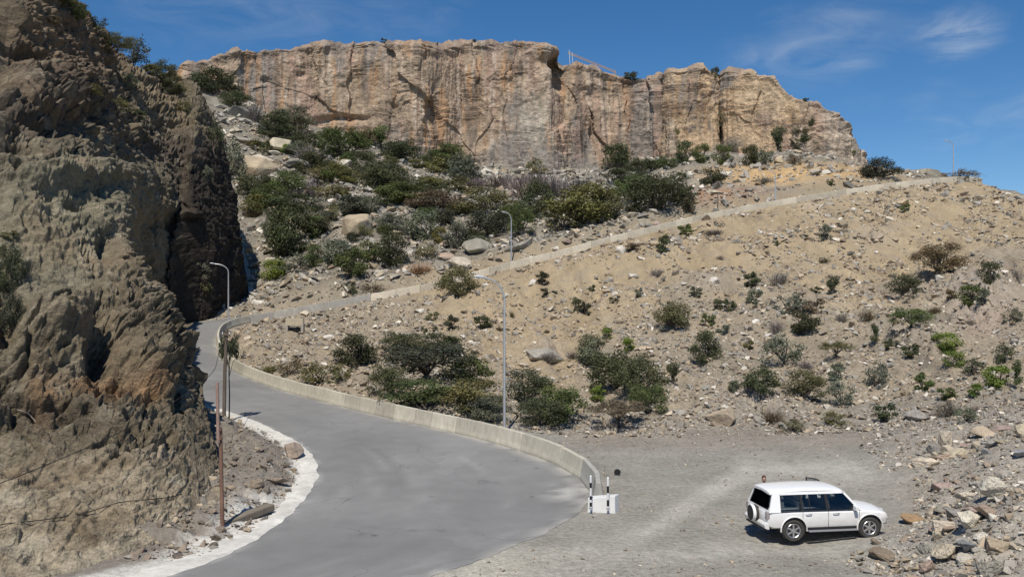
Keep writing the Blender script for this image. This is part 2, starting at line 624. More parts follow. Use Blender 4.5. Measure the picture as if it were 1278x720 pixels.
def road_near(x, y):
    """distance outside the road edge (<0 on it), road height, nearer side (+ right)"""
    n = len(x)
    dist, zr, side = np.full(n, 1e3), np.zeros(n), np.zeros(n)
    cand = np.zeros(n, bool)
    for s in range(0, n, 100000):
        q = slice(s, s + 100000)
        d = np.min(np.hypot(x[q, None] - RC[None, ::3, 0], y[q, None] - RC[None, ::3, 1]) - RHW[None, ::3], 1)
        cand[q] = d < 12
    ids = np.nonzero(cand)[0]
    for s in range(0, len(ids), 20000):
        k = ids[s:s + 20000]
        X, Y = x[k, None], y[k, None]
        dl = (X - EL[None, :, 0]) ** 2 + (Y - EL[None, :, 1]) ** 2
        dr = (X - ER[None, :, 0]) ** 2 + (Y - ER[None, :, 1]) ** 2
        il, ir = dl.argmin(1), dr.argmin(1)
        a = np.sqrt(dl[np.arange(len(k)), il])
        b = np.sqrt(dr[np.arange(len(k)), ir])
        ins = np.zeros(len(k), bool)
        for i in range(len(RPOLY)):
            (x1, y1), (x2, y2) = RPOLY[i - 1], RPOLY[i]
            if y1 == y2:
                continue
            c = ((y1 > y[k]) != (y2 > y[k])) & (x[k] < (x2 - x1) * (y[k] - y1) / (y2 - y1) + x1)
            ins ^= c
        m = np.minimum(a, b)
        dist[k] = np.where(ins, -m, m)
        za, zb = EL[il, 2], ER[ir, 2]
        zr[k] = np.where(ins, (za * b + zb * a) / (a + b + 1e-6), np.where(a < b, za, zb))
        side[k] = np.where(a < b, -1, 1)
    return dist, zr, side


# ------------------------------------------------------------------ ground heights
CP = []
for X in (-12, -4, 4, 12, 18):
    for Y in (22, 27, 32, 37):
        if X > 2 + (Y - 30) * .2 or Y < 26:
            CP.append((X, Y, 0))
CP += [(X, 10, 2.2) for X in (-30, -15, 0, 15, 30)] + [(X, -5, 6.3) for X in (-40, -15, 0, 15, 40)] + [(X, -40, 9) for X in (-60, 0, 60)]
PXC = [
    # gravel pull-off edge
    (760, 600, 39), (820, 570, 45), (900, 570, 45), (1000, 570, 44.5), (700, 548, 49.5), (800, 541, 51), (900, 537, 52), (1000, 531, 53), (1100, 524, 53), (1190, 518, 51), (1278, 512, 48),
    (1100, 575, 43), (1150, 600, 38),
    # rubble bank on the right
    (1060, 718, 25.4), (1110, 680, 28.2), (1150, 655, 30.6), (1178, 632, 33.4), (1200, 695, 24.6), (1278, 705, 20.2), (1278, 640, 24.6), (1210, 592, 36), (1278, 590, 29),
    (1278, 542, 36.5), (1230, 558, 39.5), (1400, 590, 26), (1400, 510, 42),
    # hollow behind the barrier
    (640, 530, 51), (590, 515, 55), (540, 505, 59), (480, 492, 64), (430, 478, 69), (380, 462, 76), (340, 446, 84), (310, 438, 91), (298, 423, 101),
    (600, 490, 66), (520, 465, 75), (450, 450, 81), (400, 430, 92), (350, 421, 100), (340, 410, 109), (420, 400, 107), (500, 410, 98), (560, 440, 86),
    (560, 380, 110), (620, 400, 100), (620, 350, 117), (640, 460, 78),
    # embankment
    (700, 505, 64), (700, 470, 77), (700, 430, 91), (700, 380, 106), (700, 335, 121),
    (800, 500, 64), (800, 460, 76), (800, 400, 96), (800, 340, 115), (800, 305, 127),
    (900, 490, 66), (900, 440, 80), (900, 390, 95), (900, 340, 113), (900, 300, 128), (900, 275, 138),
    (1000, 480, 66), (1000, 420, 82), (1000, 360, 102), (1000, 300, 124), (1000, 262, 142),
    (1100, 470, 65), (1100, 420, 79), (1100, 360, 99), (1100, 300, 122), (1100, 250, 149),
    (1190, 465, 63), (1190, 400, 82), (1190, 330, 107), (1190, 280, 130), (1190, 240, 158),
    (1278, 460, 62), (1278, 400, 80), (1278, 340, 101), (1278, 290, 124), (1278, 262, 143), (1278, 252, 156), (1240, 243, 164), (1222, 232, 171),
    (1450, 480, 55), (1450, 400, 78), (1450, 300, 116), (1450, 262, 140), (1450, 258, 165),
    # boulder slope under the cliff
    (310, 383, 134), (310, 350, 147), (310, 300, 168), (310, 250, 190), (310, 200, 213), (300, 150, 238), (250, 130, 240), (230, 112, 255), (200, 108, 262),
    (380, 372, 126), (380, 330, 143), (380, 280, 168), (380, 230, 198), (380, 185, 232), (380, 165, 262),
    (450, 362, 128), (450, 320, 148), (450, 270, 177), (450, 220, 212), (450, 185, 245), (450, 175, 270),
    (540, 345, 130), (540, 300, 158), (540, 260, 187), (540, 225, 225), (540, 205, 255), (540, 200, 275),
    (640, 320, 135), (640, 285, 162), (640, 250, 198), (640, 228, 240), (640, 216, 265), (640, 212, 285),
    (740, 296, 140), (740, 270, 165), (740, 245, 200), (740, 225, 240), (740, 214, 270), (740, 210, 290),
    (860, 265, 150), (860, 245, 175), (860, 225, 210), (860, 208, 240), (860, 200, 262), (860, 197, 285),
    (960, 245, 160), (960, 228, 182), (960, 212, 210), (960, 202, 240), (960, 198, 262),
    (1040, 233, 166), (1040, 222, 190), (1040, 210, 220), (1040, 203, 245), (1040, 200, 270), (1090, 224, 178), (1090, 218, 205), (1100, 222, 240), (1150, 226, 190),
    (1278, 256, 166), (1240, 246, 176), (1270, 254, 185), (1228, 240, 184), (1330, 258, 165), (1200, 232, 205), (1150, 240, 260), (1250, 255, 240), (1300, 262, 220), (1400, 268, 240),
]
CP += [at(*q) for q in PXC]
# under the mountain on the left, and far outside the frame
CP += [(-35, 50, 2.5), (-60, 60, 3), (-50, 85, 4), (-70, 110, 6), (-55, 130, 8), (-90, 150, 14), (-100, 200, 40), (-130, 260, 60), (-120, 100, 10), (-80, 40, 5),
       (-40, 25, 2), (130, 60, 8), (150, 130, 26), (200, 250, 22), (0, 340, 62), (80, 340, 60), (-80, 340, 70), (150, 340, 30), (-160, 340, 70)]
step = max(1, len(RC) // 45)
CP += [tuple(RC[i]) for i in range(0, len(RC), step)]
CP = np.array(CP, float)


def tps_k(r2):
    return r2 * np.log(r2 + 1e-9)


SC = 60.0
A = CP[:, :2] / SC
n = len(A)
K = tps_k(((A[:, None] - A[None]) ** 2).sum(-1)) + np.eye(n) * 1e-4
P = np.c_[np.ones(n), A]
W = np.linalg.solve(np.block([[K, P], [P.T, np.zeros((3, 3))]]), np.r_[CP[:, 2], 0, 0, 0])


def tps(x, y):
    out = np.empty(len(x))
    for s in range(0, len(x), 40000):
        q = np.c_[x[s:s + 40000], y[s:s + 40000]] / SC
        r2 = ((q[:, None] - A[None]) ** 2).sum(-1)
        out[s:s + 40000] = tps_k(r2) @ W[:n] + W[n] + q @ W[n + 1:]
    return out


RPX = np.array([at(*q) for q in RAMP_TOP[:-2]])
RPX = np.vstack([at(290, 404, 112), RPX])


def beyond_ramp(x, y):
    return y - np.interp(x, RPX[:, 0], RPX[:, 1])


YS = np.concatenate([np.linspace(-45, 19, 16), np.geomspace(20, 300, 640), np.geomspace(304, 6000, 34)])
TS = np.linspace(-1, 1, 760)
GY, GT = np.meshgrid(YS, TS, indexing='ij')
GX = GT * (.66 * np.maximum(GY, 0) + 13 + np.maximum(GY - 300, 0) * 1.5 + np.maximum(20 - GY, 0) * 2)
gx, gy = GX.ravel(), GY.ravel()
# coarse evaluation then bilinear would do, but the direct sum is quick enough
ri = np.unique(np.r_[np.arange(0, len(YS), 4), len(YS) - 1])
ci = np.unique(np.r_[np.arange(0, len(TS), 5), len(TS) - 1])
cz = tps(GX[np.ix_(ri, ci)].ravel(), np.minimum(GY[np.ix_(ri, ci)].ravel(), 345)).reshape(len(ri), len(ci))
tmp = np.stack([np.interp(np.arange(len(YS)), ri, cz[:, k]) for k in range(len(ci))], 1)
gz = np.stack([np.interp(np.arange(len(TS)), ci, tmp[k]) for k in range(len(YS))], 0).ravel()
far = sstep(gy, 290, 345)
gz = gz * (1 - far) + (30 - sstep(gy, 345, 2500) * 120) * far
rd, rz, rs = road_near(gx, gy)
br = beyond_ramp(gx, gy)
P3 = np.c_[gx, gy, np.zeros_like(gx)]
w_mid = sstep(br, 6, 20) * sstep(gy, 110, 130)
w_lot = (1 - sstep(gy - 6 * perlin(P3 / 14, 3), 49, 58))
w_bank = sstep(gx - .40 * gy, -.3, 3.5) * (1 - sstep(gy, 44, 52))
w_hill = (1 - w_lot) * (1 - w_mid)
rough = w_hill * 1.0 + w_bank * .5
dz = rough * (.55 * fbm(P3 / 9, 4, 21) + .22 * fbm(P3 / np.array([1.9, 2.6, 1]), 3, 31))
# gullies running down the embankment
gul = fbm(np.c_[gx / 4.5 + .6 * fbm(P3 / 12, 2, 79), gy / 30, 0 * gx], 3, 77, ridged=True)
dz += w_hill * (.75 * gul - .35)
dz += w_hill * (.28 * blocks(P3, (2.4, 2.0, 2), 46, .9) + .12 * blocks(P3, (.9, .8, 1), 47, .9)) * (.35 + .65 * sstep(fbm(P3 / 13, 3, 48), -.15, .2))
dz += w_mid * (1.0 * fbm(P3 / 17, 4, 41) + 1.2 * blocks(P3, (8, 6, 5), 43, .8) + .6 * blocks(P3, (3, 2.4, 2), 45, .8))
dz += w_lot * (1 - w_bank) * .05 * fbm(P3 / 3, 4, 51)
dz += .05 * fbm(P3 / .8, 2, 61) * (w_hill + w_bank)
# rocky outcrops in the lower right of the embankment
ox, oy = proj(gx, gy, gz)
outc = np.zeros_like(gx)
for (cx, cy, rx, ry, am) in ((1225, 385, 55, 40, 1.6), (1090, 300, 30, 14, .7), (930, 515, 60, 18, .9), (880, 360, 45, 16, .6), (1020, 385, 45, 20, .6), (1150, 430, 60, 28, .7), (680, 448, 30, 12, .8)):
    outc = np.maximum(outc, am * np.exp(-(((ox - cx) / rx) ** 2 + ((oy - cy) / ry) ** 2) * 1.6))
outc *= w_hill
dz += outc * (.9 + 1.0 * facet(P3, (2.6, 2.2, 2), 81, 1.0) + .5 * facet(P3, (1.0, .9, 1), 82, .9))
calm = sstep(rd, .2, 4.0)
gz = gz + dz * calm
edge = sstep(rd, 0, 3.2)
low = .02 + .06 * (rs > 0) * sstep(gy, 106, 114)
gz = np.where(rd < 3.2, (rz - low) * (1 - edge) + gz * edge, gz)
gz = np.where((rs > 0) & (gy > 108) & (rd > 0) & (rd < 6), np.minimum(gz, rz - low + .02), gz)
inside = rd < .0
gz = np.where(inside, np.minimum(gz, rz - .02 - .25 * sstep(-rd, .3, 1.6)), gz)
# rubble shoulder between the road and the mountain: a little bank
sh = (rs < 0) * sstep(rd, .8, 2.2) * (gy < 56) * (gy > 29) * (gx > -24)
gz += sh * (.32 + .25 * fbm(P3 / 1.3, 3, 91) + .22 * facet(P3, (.9, .9, 1), 92, .9))

# ground colours (the soil's own colours)
SAND = np.array((.335, .262, .166))
GREY = np.array((.262, .225, .172))
LOT = np.array((.285, .268, .232))
PALE = np.array((.37, .35, .305))
MID = np.array((.20, .178, .142))
RUST = np.array((.34, .19, .105))
ORNG = np.array((.50, .335, .165))
DUST = np.array((.60, .575, .52))
PX, PY = proj(gx, gy, gz)
nz = fbm(P3 / 11, 4, 5)
nz2 = fbm(P3 / 2.6, 4, 6)
C = np.tile(GREY, (len(gx), 1))


def mixc(C, c, w):
    w = np.clip(w, 0, 1)[:, None]
    return C * (1 - w) + np.asarray(c) * w


# sandy spoil on the upper embankment
line = np.interp(PX, [300, 420, 520, 620, 700, 780, 860, 960, 1060, 1150, 1278], [395, 385, 380, 490, 475, 400, 360, 365, 395, 360, 320])
C = mixc(C, SAND, w_hill * sstep(line - PY + 70 * nz + 22 * nz2, -30, 40) * sstep(PX, 470, 560))
C = mixc(C, GREY * .78, w_hill * sstep(nz2, .1, .5) * .7)
C *= (1 + .22 * w_hill * fbm(np.c_[gx / 1.6, gy / 16, 0 * gx], 3, 78))[:, None]
C = mixc(C, (.42, .335, .225), w_hill * sstep(gul, .55, .95) * .3)
C = mixc(C, LOT, w_lot)
trk = np.exp(-((PY - np.interp(PX, [540, 700, 800, 930, 1010, 1100, 1180], [725, 690, 668, 590, 582, 592, 625])) / 12) ** 2) + \
    np.exp(-((PY - np.interp(PX, [540, 760, 900, 1000, 1090], [740, 700, 690, 688, 672])) / 12) ** 2)
C = mixc(C, PALE * 1.08, w_lot * trk * (.85 + nz) * (1 - w_bank))
C = mixc(C, (.43, .40, .33), w_lot * np.exp(-(((PX - 620) / 90) ** 2 + ((PY - 705) / 22) ** 2)) * .9)
C = mixc(C, (.245, .205, .165), w_lot * (1 - w_bank) * sstep(PY, 570, 545) * sstep(PX, 690, 730) * .6)
C = mixc(C, (.34, .305, .255), w_bank * .9)
C = mixc(C, MID, w_mid)
C = mixc(C, (.27, .245, .20), w_mid * sstep(nz2 + nz * .5, 0, .4) * .8)
C = mixc(C, (.25, .24, .215), w_mid * np.exp(-(((PX - 720) / 220) ** 2 + ((PY - 250) / 28) ** 2)) * .8)
C = mixc(C, ORNG, w_mid * np.exp(-((((PX - 990) / 120) ** 2 + ((PY - 218) / 15) ** 2)) ** 2) * .9)
C = mixc(C, RUST, w_mid * np.exp(-((((PX - 900) / 70) ** 2 + ((PY - 247) / 13) ** 2)) ** 2) * .8)
C = mixc(C, RUST, w_mid * np.exp(-((((PX - 525) / 18) ** 2 + ((PY - 338) / 10) ** 2)) ** 2) * .7)
C = mixc(C, ORNG * .85, w_hill * np.exp(-((((PX - 1245) / 60) ** 2 + ((PY - 520 + (PX - 1245) * .35) / 11) ** 2)) ** 2) * .9)
C = mixc(C, (.33, .225, .16), w_hill * np.exp(-((((PX - 1228) / 35) ** 2 + ((PY - 390) / 30) ** 2)) ** 2) * .55)
C = mixc(C, (.33, .29, .25), np.clip(outc, 0, 1) * .6)
# crushed white stone along the inner road edge
C = mixc(C, (.21, .185, .155), (rs < 0) * (gy < 75) * (gx > -40) * (1 - sstep(rd, 6, 9)) * (rd > 0))
C = mixc(C, DUST, (rs < 0) * (gy < 60) * (rd > -.5) * (1 - sstep(rd + .9 * nz2 - .35, .5, 1.0)))
C = mixc(C, DUST, (rs < 0) * (gy < 33.5) * (rd > -.5) * (1 - sstep(rd + .8 * nz2, 1.4, 2.4)) * .85)
C = mixc(C, DUST * .85, (rs < 0) * np.exp(-(((PX - 330) / 34) ** 2 + ((PY - 627) / 16) ** 2)) * sstep(nz2, -.1, .25))
C *= (1 + .16 * nz2 + .10 * fbm(P3 / .7, 3, 8))[:, None]
V = np.c_[gx, gy, gz]
me = grid_mesh('ground', V, GX.shape, M_GROUND, C, smooth=True)
me.flip_normals()
ground = link('ground', me, kind='structure', label='stony gravel ground, scree embankment and boulder slope')

# ------------------------------------------------------------------ road sheet
nu, nv = len(RL), 25
T = np.linspace(0, 1, nv)
fine = catmull(np.stack([RL, RR], 1)[:, :, :], 3)
RLf, RRf = fine[:, 0], fine[:, 1]
V = RLf[:, None] * (1 - T[None, :, None]) + RRf[:, None] * T[None, :, None]
# ragged outer edges
e = .16 * fbm(V[:, 0] / 1.1, 3, 15)
dirv = (RRf - RLf) / np.linalg.norm(RRf - RLf, axis=1)[:, None]
V[:, 0] -= dirv * e[:, None]
e2 = np.where(RRf[:, 1] < 36.5, .35 * fbm(V[:, -1] / 1.6, 4, 16), 0)
V[:, -1] += dirv * e2[:, None]
V[:, :, 2] += .018 * (1 - (2 * T[None] - 1) ** 2)
flat = V.reshape(-1, 3)
tt = np.tile(T, len(V))
n1 = fbm(flat / 6, 4, 18)
n2 = fbm(flat / 1.2, 4, 19)
along = np.repeat(np.arange(len(V)), nv)
Ca = np.tile(np.array((.222, .219, .211)), (len(flat), 1))
Ca *= (1 + .10 * n1 + .05 * n2)[:, None]
strk = np.exp(-((tt - .33) / .05) ** 2) + np.exp(-((tt - .62) / .05) ** 2)
Ca *= (1 - .05 * strk)[:, None]
sm = fbm(np.c_[flat[:, 0] * .25 + flat[:, 1] * .1, tt * 16, along * .012], 3, 23)
Ca = mixc(Ca, (.34, .335, .32), sstep(sm, .3, .7) * .35 * (flat[:, 1] < 45))
Ca = mixc(Ca, (.42, .40, .36), sstep(tt, .93, 1.0) * sstep(n2 + .3, 0, .5) * .8)
Ca = mixc(Ca, (.48, .47, .44), (1 - sstep(tt, .0, .05)) * sstep(n2 + .2, 0, .5) * .7)
Ca = mixc(Ca, (.42, .41, .38), np.exp(-(((flat[:, 0] - 2.1) / .8) ** 2 + ((flat[:, 1] - 36.2) / 1.1) ** 2)) * sstep(n2, -.25, .2))
Vr = flat.reshape(len(V), nv, 3)
Cr = Ca.reshape(len(V), nv, 3)
Vr = np.concatenate([Vr[:, :1] - (0, 0, .35), Vr, Vr[:, -1:] - (0, 0, .35)], 1)
Cr = np.concatenate([Cr[:, :1], Cr, Cr[:, -1:]], 1)
me = grid_mesh('road', Vr.reshape(-1, 3), (len(V), nv + 2), M_ASPHALT, Cr.reshape(-1, 3), smooth=False)
road = link('road', me, kind='structure', label='bleached grey asphalt mountain road through a hairpin')

# whitish verge: a thin, ragged cast strip on the inner edge
sel = [i for i in range(len(RLf)) if 24 < RLf[i][1] < 57 and RLf[i][0] > -24]
rows = []
for i in sel:
    p = RLf[i]
    o = -dirv[i]
    wv = .75 + .35 * float(fbm(np.array([p]) / 1.3, 3, 27)[0]) + (.5 if p[1] < 31 else 0)
    wi = .10 + .12 * float(fbm(np.array([p]) / .9, 3, 28)[0])
    prof = [(-wi, -.05), (-wi, .020), (.1, .035), (wv * .6, .035), (wv, .02), (wv + .1, -.12)]
    rows.append([p + o * a + np.array((0, 0, b)) for a, b in prof])
V = np.array(rows)
V[:, 2:5, 2] += .03 * perlin(V[:, 2:5].reshape(-1, 3) / .5, 4).reshape(-1, 3)
flat = V.reshape(-1, 3)
Cv = np.tile(DUST, (len(flat), 1)) * (1.02 + .2 * fbm(flat / .8, 3, 29))[:, None]
me = grid_mesh('verge', flat, V.shape[:2], M_CONC, Cv, smooth=False)
link('verge', me, kind='structure', label='whitish cement verge along the inner road edge')

# ------------------------------------------------------------------ mountain on the left
COLS = [
    [(-250, 760, 22), (-250, 640, 25), (-250, 500, 30), (-250, 400, 34), (-250, 300, 39), (-250, 200, 45), (-250, 80, 54), (-250, -20, 64), (-250, -120, 80), (-250, -200, 100)],
    [(-20, 735, 24.2), (-20, 640, 27), (-20, 520, 31), (-15, 400, 36), (-5, 280, 43), (5, 180, 50), (10, 100, 59), (15, 40, 70), (20, -20, 85), (25, -80, 105)],
    [(100, 706, 26.2), (100, 620, 29), (100, 520, 33), (100, 420, 38), (98, 320, 44), (95, 220, 52), (88, 150, 62), (84, 100, 76), (80, 45, 95), (86, 2, 115)],
    [(190, 678, 28.6), (190, 600, 31), (190, 530, 34.5), (188, 450, 39), (182, 375, 44), (168, 305, 50), (158, 262, 62), (152, 212, 84), (148, 128, 112), (140, 62, 132)],
    [(258, 650, 30.6), (260, 595, 33), (254, 530, 37), (240, 470, 41), (222, 412, 45), (205, 395, 54), (176, 400, 100), (182, 300, 107), (184, 190, 116), (184, 96, 136)],
    [(294, 594, 37.2), (287, 555, 39.5), (274, 510, 43), (258, 470, 46), (238, 436, 48), (228, 446, 60), (190, 412, 110), (200, 320, 112), (205, 210, 119), (205, 105, 139)],
    [(248, 507, 58), (246, 502, 58.5), (243, 496, 59), (239, 490, 60), (233, 482, 61.5), (224, 466, 66), (200, 411, 113), (209, 320, 116), (216, 210, 122), (218, 107, 140)],
    [(180, 440, 88), (180, 438, 89), (180, 434, 91), (182, 429, 94), (185, 423, 98), (190, 416, 105), (210, 407, 114), (220, 320, 116), (228, 215, 123), (236, 104, 141)],
    [(206, 411, 113), (208, 410, 113.5), (210, 409, 114), (212, 408, 114.3), (218, 407, 114.7), (226, 405.5, 115), (240, 402, 115.5), (244, 320, 116.5), (240, 220, 122), (246, 110, 142)],
    [(302, 399, 133), (302, 397, 133.2), (303, 395, 133.5), (303, 392, 133.8), (303.5, 388, 134), (304, 382, 134.3), (305, 368, 134.6), (303, 310, 135), (290, 235, 137.5), (264, 152, 150)],
    [(285, 396, 152), (285, 394, 152), (285, 391, 152), (285, 387, 152), (285, 382, 152), (285, 375, 152), (285, 350, 153), (283, 305, 155), (272, 235, 160), (250, 148, 172)],
]
B = np.array([[at(*q) for q in c] for c in COLS])
root = B[:, :1].copy()
root[:, :, 2] -= 2.0
back = B[:, -1:].copy()
back[:, :, 1] += 45
back[:, :, 0] -= 25
B = np.concatenate([root, B, back], 1)
SEG = [30, 80, 120, 96, 84, 60, 24, 24, 96, 24]
rows = []
for i in range(len(B) - 1):
    p0, p1, p2, p3 = B[max(i - 1, 0)], B[i], B[i + 1], B[min(i + 2, len(B) - 1)]
    t = (np.arange(SEG[i]) / SEG[i])[:, None, None]
    cub = .5 * (2 * p1 + (p2 - p0) * t + (2 * p0 - 5 * p1 + 4 * p2 - p3) * t ** 2 + (3 * p1 - p0 - 3 * p2 + p3) * t ** 3)
    lin_ = p1 * (1 - t) + p2 * t
    rows.append(.45 * cub + .55 * lin_)
rows.append(B[-1][None])
S = np.concatenate(rows, 0)
VS = [14, 62, 62, 70, 70, 70, 64, 70, 76, 70, 22]
cols_ = []
for j in range(S.shape[1] - 1):
    p0, p1, p2, p3 = S[:, max(j - 1, 0)], S[:, j], S[:, j + 1], S[:, min(j + 2, S.shape[1] - 1)]
    m = VS[j]
    t = (np.arange(m) / m)[None, :, None]
    p0, p1, p2, p3 = [q[:, None] for q in (p0, p1, p2, p3)]
    cols_.append(.5 * (2 * p1 + (p2 - p0) * t + (2 * p0 - 5 * p1 + 4 * p2 - p3) * t ** 2 + (3 * p1 - p0 - 3 * p2 + p3) * t ** 3))
cols_.append(S[:, -1:])
S = np.concatenate(cols_, 1)
LEFT_BASE = S.copy()


def normals(S):
    n = np.cross(np.gradient(S, axis=0), np.gradient(S, axis=1))
    return n / (np.linalg.norm(n, axis=2, keepdims=True) + 1e-9)


NRM = normals(S)
if (NRM[:, :, 1].mean()) > 0:
    NRM = -NRM
flat = S.reshape(-1, 3)
dist = np.linalg.norm(flat - (0, 0, CAMZ), axis=1)
fpx, fpy = proj(flat[:, 0], flat[:, 1], flat[:, 2])
warp = flat + .8 * np.c_[fbm(flat / 5, 2, 101), fbm(flat / 5, 2, 102), fbm(flat / 5, 2, 103)]
# bedding dips to the right and away: squash cells across it
Rb = np.array(Matrix.Rotation(math.radians(28), 3, 'Y'))
wb = warp @ Rb.T
big = blocks(wb, (10, 9, 6), 110, .7)
mid = blocks(wb, (3.4, 3.2, 2.0), 111, .8)
sml = blocks(wb, (1.2, 1.1, .7), 112, .9)
smooth_zone = np.exp(-((((fpx - 90) / 120) ** 2 + ((fpy - 290) / 105) ** 2)) ** 2)          # worn grey-green face
low_zone = np.maximum(sstep(fpy, 520, 590), sstep(fpx, 205, 250) * sstep(fpy, 470, 520)) * (fpx < 310) * (flat[:, 1] < 60)                                             # road cutting
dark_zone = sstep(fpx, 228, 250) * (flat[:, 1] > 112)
rockw = 1 - .74 * smooth_zone - .78 * low_zone
disp = rockw * (.9 * big + .70 * mid + .30 * sml + .4 * fbm(flat / 7, 3, 115) - .65)
bedn = fbm(flat / 3.0, 3, 131)
bed = np.modf((wb[:, 2] + .22 * bedn + 200) / .80)[0]
jnt = np.modf((.8 * wb[:, 0] + .6 * wb[:, 1] + .35 * bedn + 300) / 1.7)[0]
jn2 = np.modf((.35 * wb[:, 0] - .2 * wb[:, 1] + wb[:, 2] * 1.1 + .3 * bedn + 300) / 2.9)[0]
disp += rockw * (.30 * bed * sstep(bedn, -.35, .15) + .30 * jnt * sstep(fbm(flat / 6, 2, 132), -.2, .2) + .5 * jn2 * sstep(fbm(flat / 9, 2, 133), -.1, .25))
if True:
    disp += 0 * rockw
xs_ = blocks(wb, (.55, .5, .3), 113, .9)
disp += (.22 * xs_ + .10 * fbm(flat / 2.2, 4, 117, ridged=True)) * (1 - .35 * low_zone - .25 * smooth_zone)
xx_ = blocks(wb, (.30, .28, .17), 114, .9)
disp += .13 * xx_ * (1 - .2 * low_zone)
disp += .085 * fbm(flat / .5, 3, 116, ridged=True) * (1 - .4 * low_zone) - .04
crk = worley(wb / (4.2, 4, 2.4), 119)
disp -= .6 * (1 - sstep(crk[1] - crk[0], 0, .08)) * rockw
cr2 = worley(wb / (1.6, 1.5, .8), 120)
disp -= .26 * (1 - sstep(cr2[1] - cr2[0], 0, .12)) * rockw * sstep(fbm(flat / 4, 2, 134), -.1, .2)
pit = fbm(wb / (1.5, 1.5, .7), 2, 135)
disp -= .45 * sstep(pit, .32, .5) * (1 - .7 * low_zone - .6 * smooth_zone)
lz = flat[:, 2] + flat[:, 0] * .13 + .35 * fbm(flat / 2.5, 3, 136)
disp += (.20 * fbm(np.c_[flat[:, 0] / 3, flat[:, 1] / 3, lz / .30], 4, 118) + .16 * np.modf((lz + 50) / .42)[0] * sstep(fbm(flat / 2, 2, 137), -.1, .3) + .07 * blocks(flat, (.9, .9, .3), 138, .8)) * low_zone
disp += .09 * blocks(flat, (.5, .5, .35), 139, .9) * smooth_zone
# hollows and overhangs seen on the face
for (cx, cy, rx, ry, dep) in ((100, 250, 16, 7, 1.3), (50, 320, 14, 7, .9), (128, 420, 18, 34, 1.9), (20, 175, 22, 18, 1.6), (90, 150, 40, 14, 1.2), (140, 300, 14, 22, 1.2), (10, 385, 18, 45, 1.5),
                              (215, 290, 10, 40, 1.0), (235, 470, 12, 30, .8), (165, 465, 20, 16, .8), (30, 60, 40, 16, 1.0)):
    disp -= dep * np.exp(-((((fpx - cx) / rx) ** 2 + ((fpy - cy) / ry) ** 2)) ** 1.5)
for (cx, cy, rx, ry, dep) in ((75, 395, 40, 30, 1.4), (110, 215, 60, 14, 1.0), (60, 225, 40, 12, .8), (185, 440, 24, 30, 1.0), (30, 250, 30, 30, .8), (60, 110, 60, 26, 1.3), (180, 240, 40, 40, 1.2)):
    disp += dep * np.exp(-((((fpx - cx) / rx) ** 2 + ((fpy - cy) / ry) ** 2)) ** 2)
disp = disp - np.average(disp) - .1
disp *= 1 - .2 * low_zone
nearcorner = sstep(fpx, 225, 255) * (flat[:, 1] < 75)
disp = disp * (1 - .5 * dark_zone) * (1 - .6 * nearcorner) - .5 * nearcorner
basefade = sstep(np.tile(np.arange(S.shape[1]), S.shape[0]), 12, 40)
disp *= .25 + .75 * basefade
dg_ = disp.reshape(S.shape[:2])
for _ in range(1):
    dg_[1:-1, 1:-1] = (dg_[1:-1, 1:-1] * 2 + dg_[2:, 1:-1] + dg_[:-2, 1:-1] + dg_[1:-1, 2:] + dg_[1:-1, :-2]) / 6
disp = dg_.ravel()
flat2 = flat + NRM.reshape(-1, 3) * disp[:, None]
# keep clear of the road
rdl, rzl, rsl = road_near(flat2[:, 0], flat2[:, 1])
push = (rdl < .9) & (flat2[:, 2] < rzl + 14)
flat2[push] -= np.c_[np.ones(push.sum()) * (.9 - rdl[push]), np.zeros(push.sum()), np.zeros(push.sum())] * .8
nA = fbm(flat / 6, 4, 121)
nB = fbm(flat / 1.6, 4, 122)
CB = np.tile(np.array((.160, .140, .106)), (len(flat), 1))


def blob(cx, cy, rx, ry, k=1.5, rag=.35):
    return np.exp(-((((fpx - cx) / rx) ** 2 + ((fpy - cy) / ry) ** 2) * (1 + rag * (nA + nB))) ** k)


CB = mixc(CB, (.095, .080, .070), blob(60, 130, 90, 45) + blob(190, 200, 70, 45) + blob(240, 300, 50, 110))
CB = mixc(CB, (.17, .125, .095), blob(90, 50, 90, 50) * .8)
CB = mixc(CB, (.205, .195, .152), blob(85, 285, 125, 100, 2, .5) * .95)
CB = mixc(CB, (.185, .158, .12), blob(170, 350, 60, 60))
CB = mixc(CB, (.27, .155, .08), blob(55, 490, 22, 40, 1.5) * .5 + blob(135, 470, 45, 20) * .6 + blob(190, 480, 22, 14) * .7)
CB = mixc(CB, (.13, .112, .09), blob(90, 520, 120, 25) * .7)
CB = mixc(CB, (.285, .25, .195), sstep(fpy + 25 * nA, 540, 610) * (fpx < 320))
CB = mixc(CB, (.21, .165, .115), sstep(fbm(np.c_[flat[:, 0] / 5, flat[:, 1] / 5, lz / .8], 3, 140), .05, .35) * sstep(fpy, 540, 590) * .6)
CB = mixc(CB, (.36, .335, .28), sstep(fbm(np.c_[flat[:, 0] / 4, flat[:, 1] / 4, lz / .6], 3, 141), .08, .35) * sstep(fpy, 545, 590) * .7)
CB = mixc(CB, (.38, .345, .28), sstep(fpy - np.interp(fpx, [0, 150, 270], [690, 655, 612]) + 10 * nB, -8, 12) * .8)
CB = mixc(CB, (.36, .31, .255), blob(215, 560, 45, 8, 1) * .6)
CB = mixc(CB, (.20, .155, .11), sstep(nA, .15, .5) * .4 * (fpy < 480))
CB = mixc(CB, (.24, .22, .18), sstep(nB, .2, .5) * .35)
CB = mixc(CB, (.040, .035, .031), (flat[:, 1] > 106) * sstep(fpx + 14 * nA, 215, 240) * sstep(fpy + 30 * nA + 16 * nB, 165, 205))  # shade of the gully wall, painted into the rock colour
CB *= (1 + .30 * nB + .15 * nA)[:, None] * np.array((.90, .85, .765))
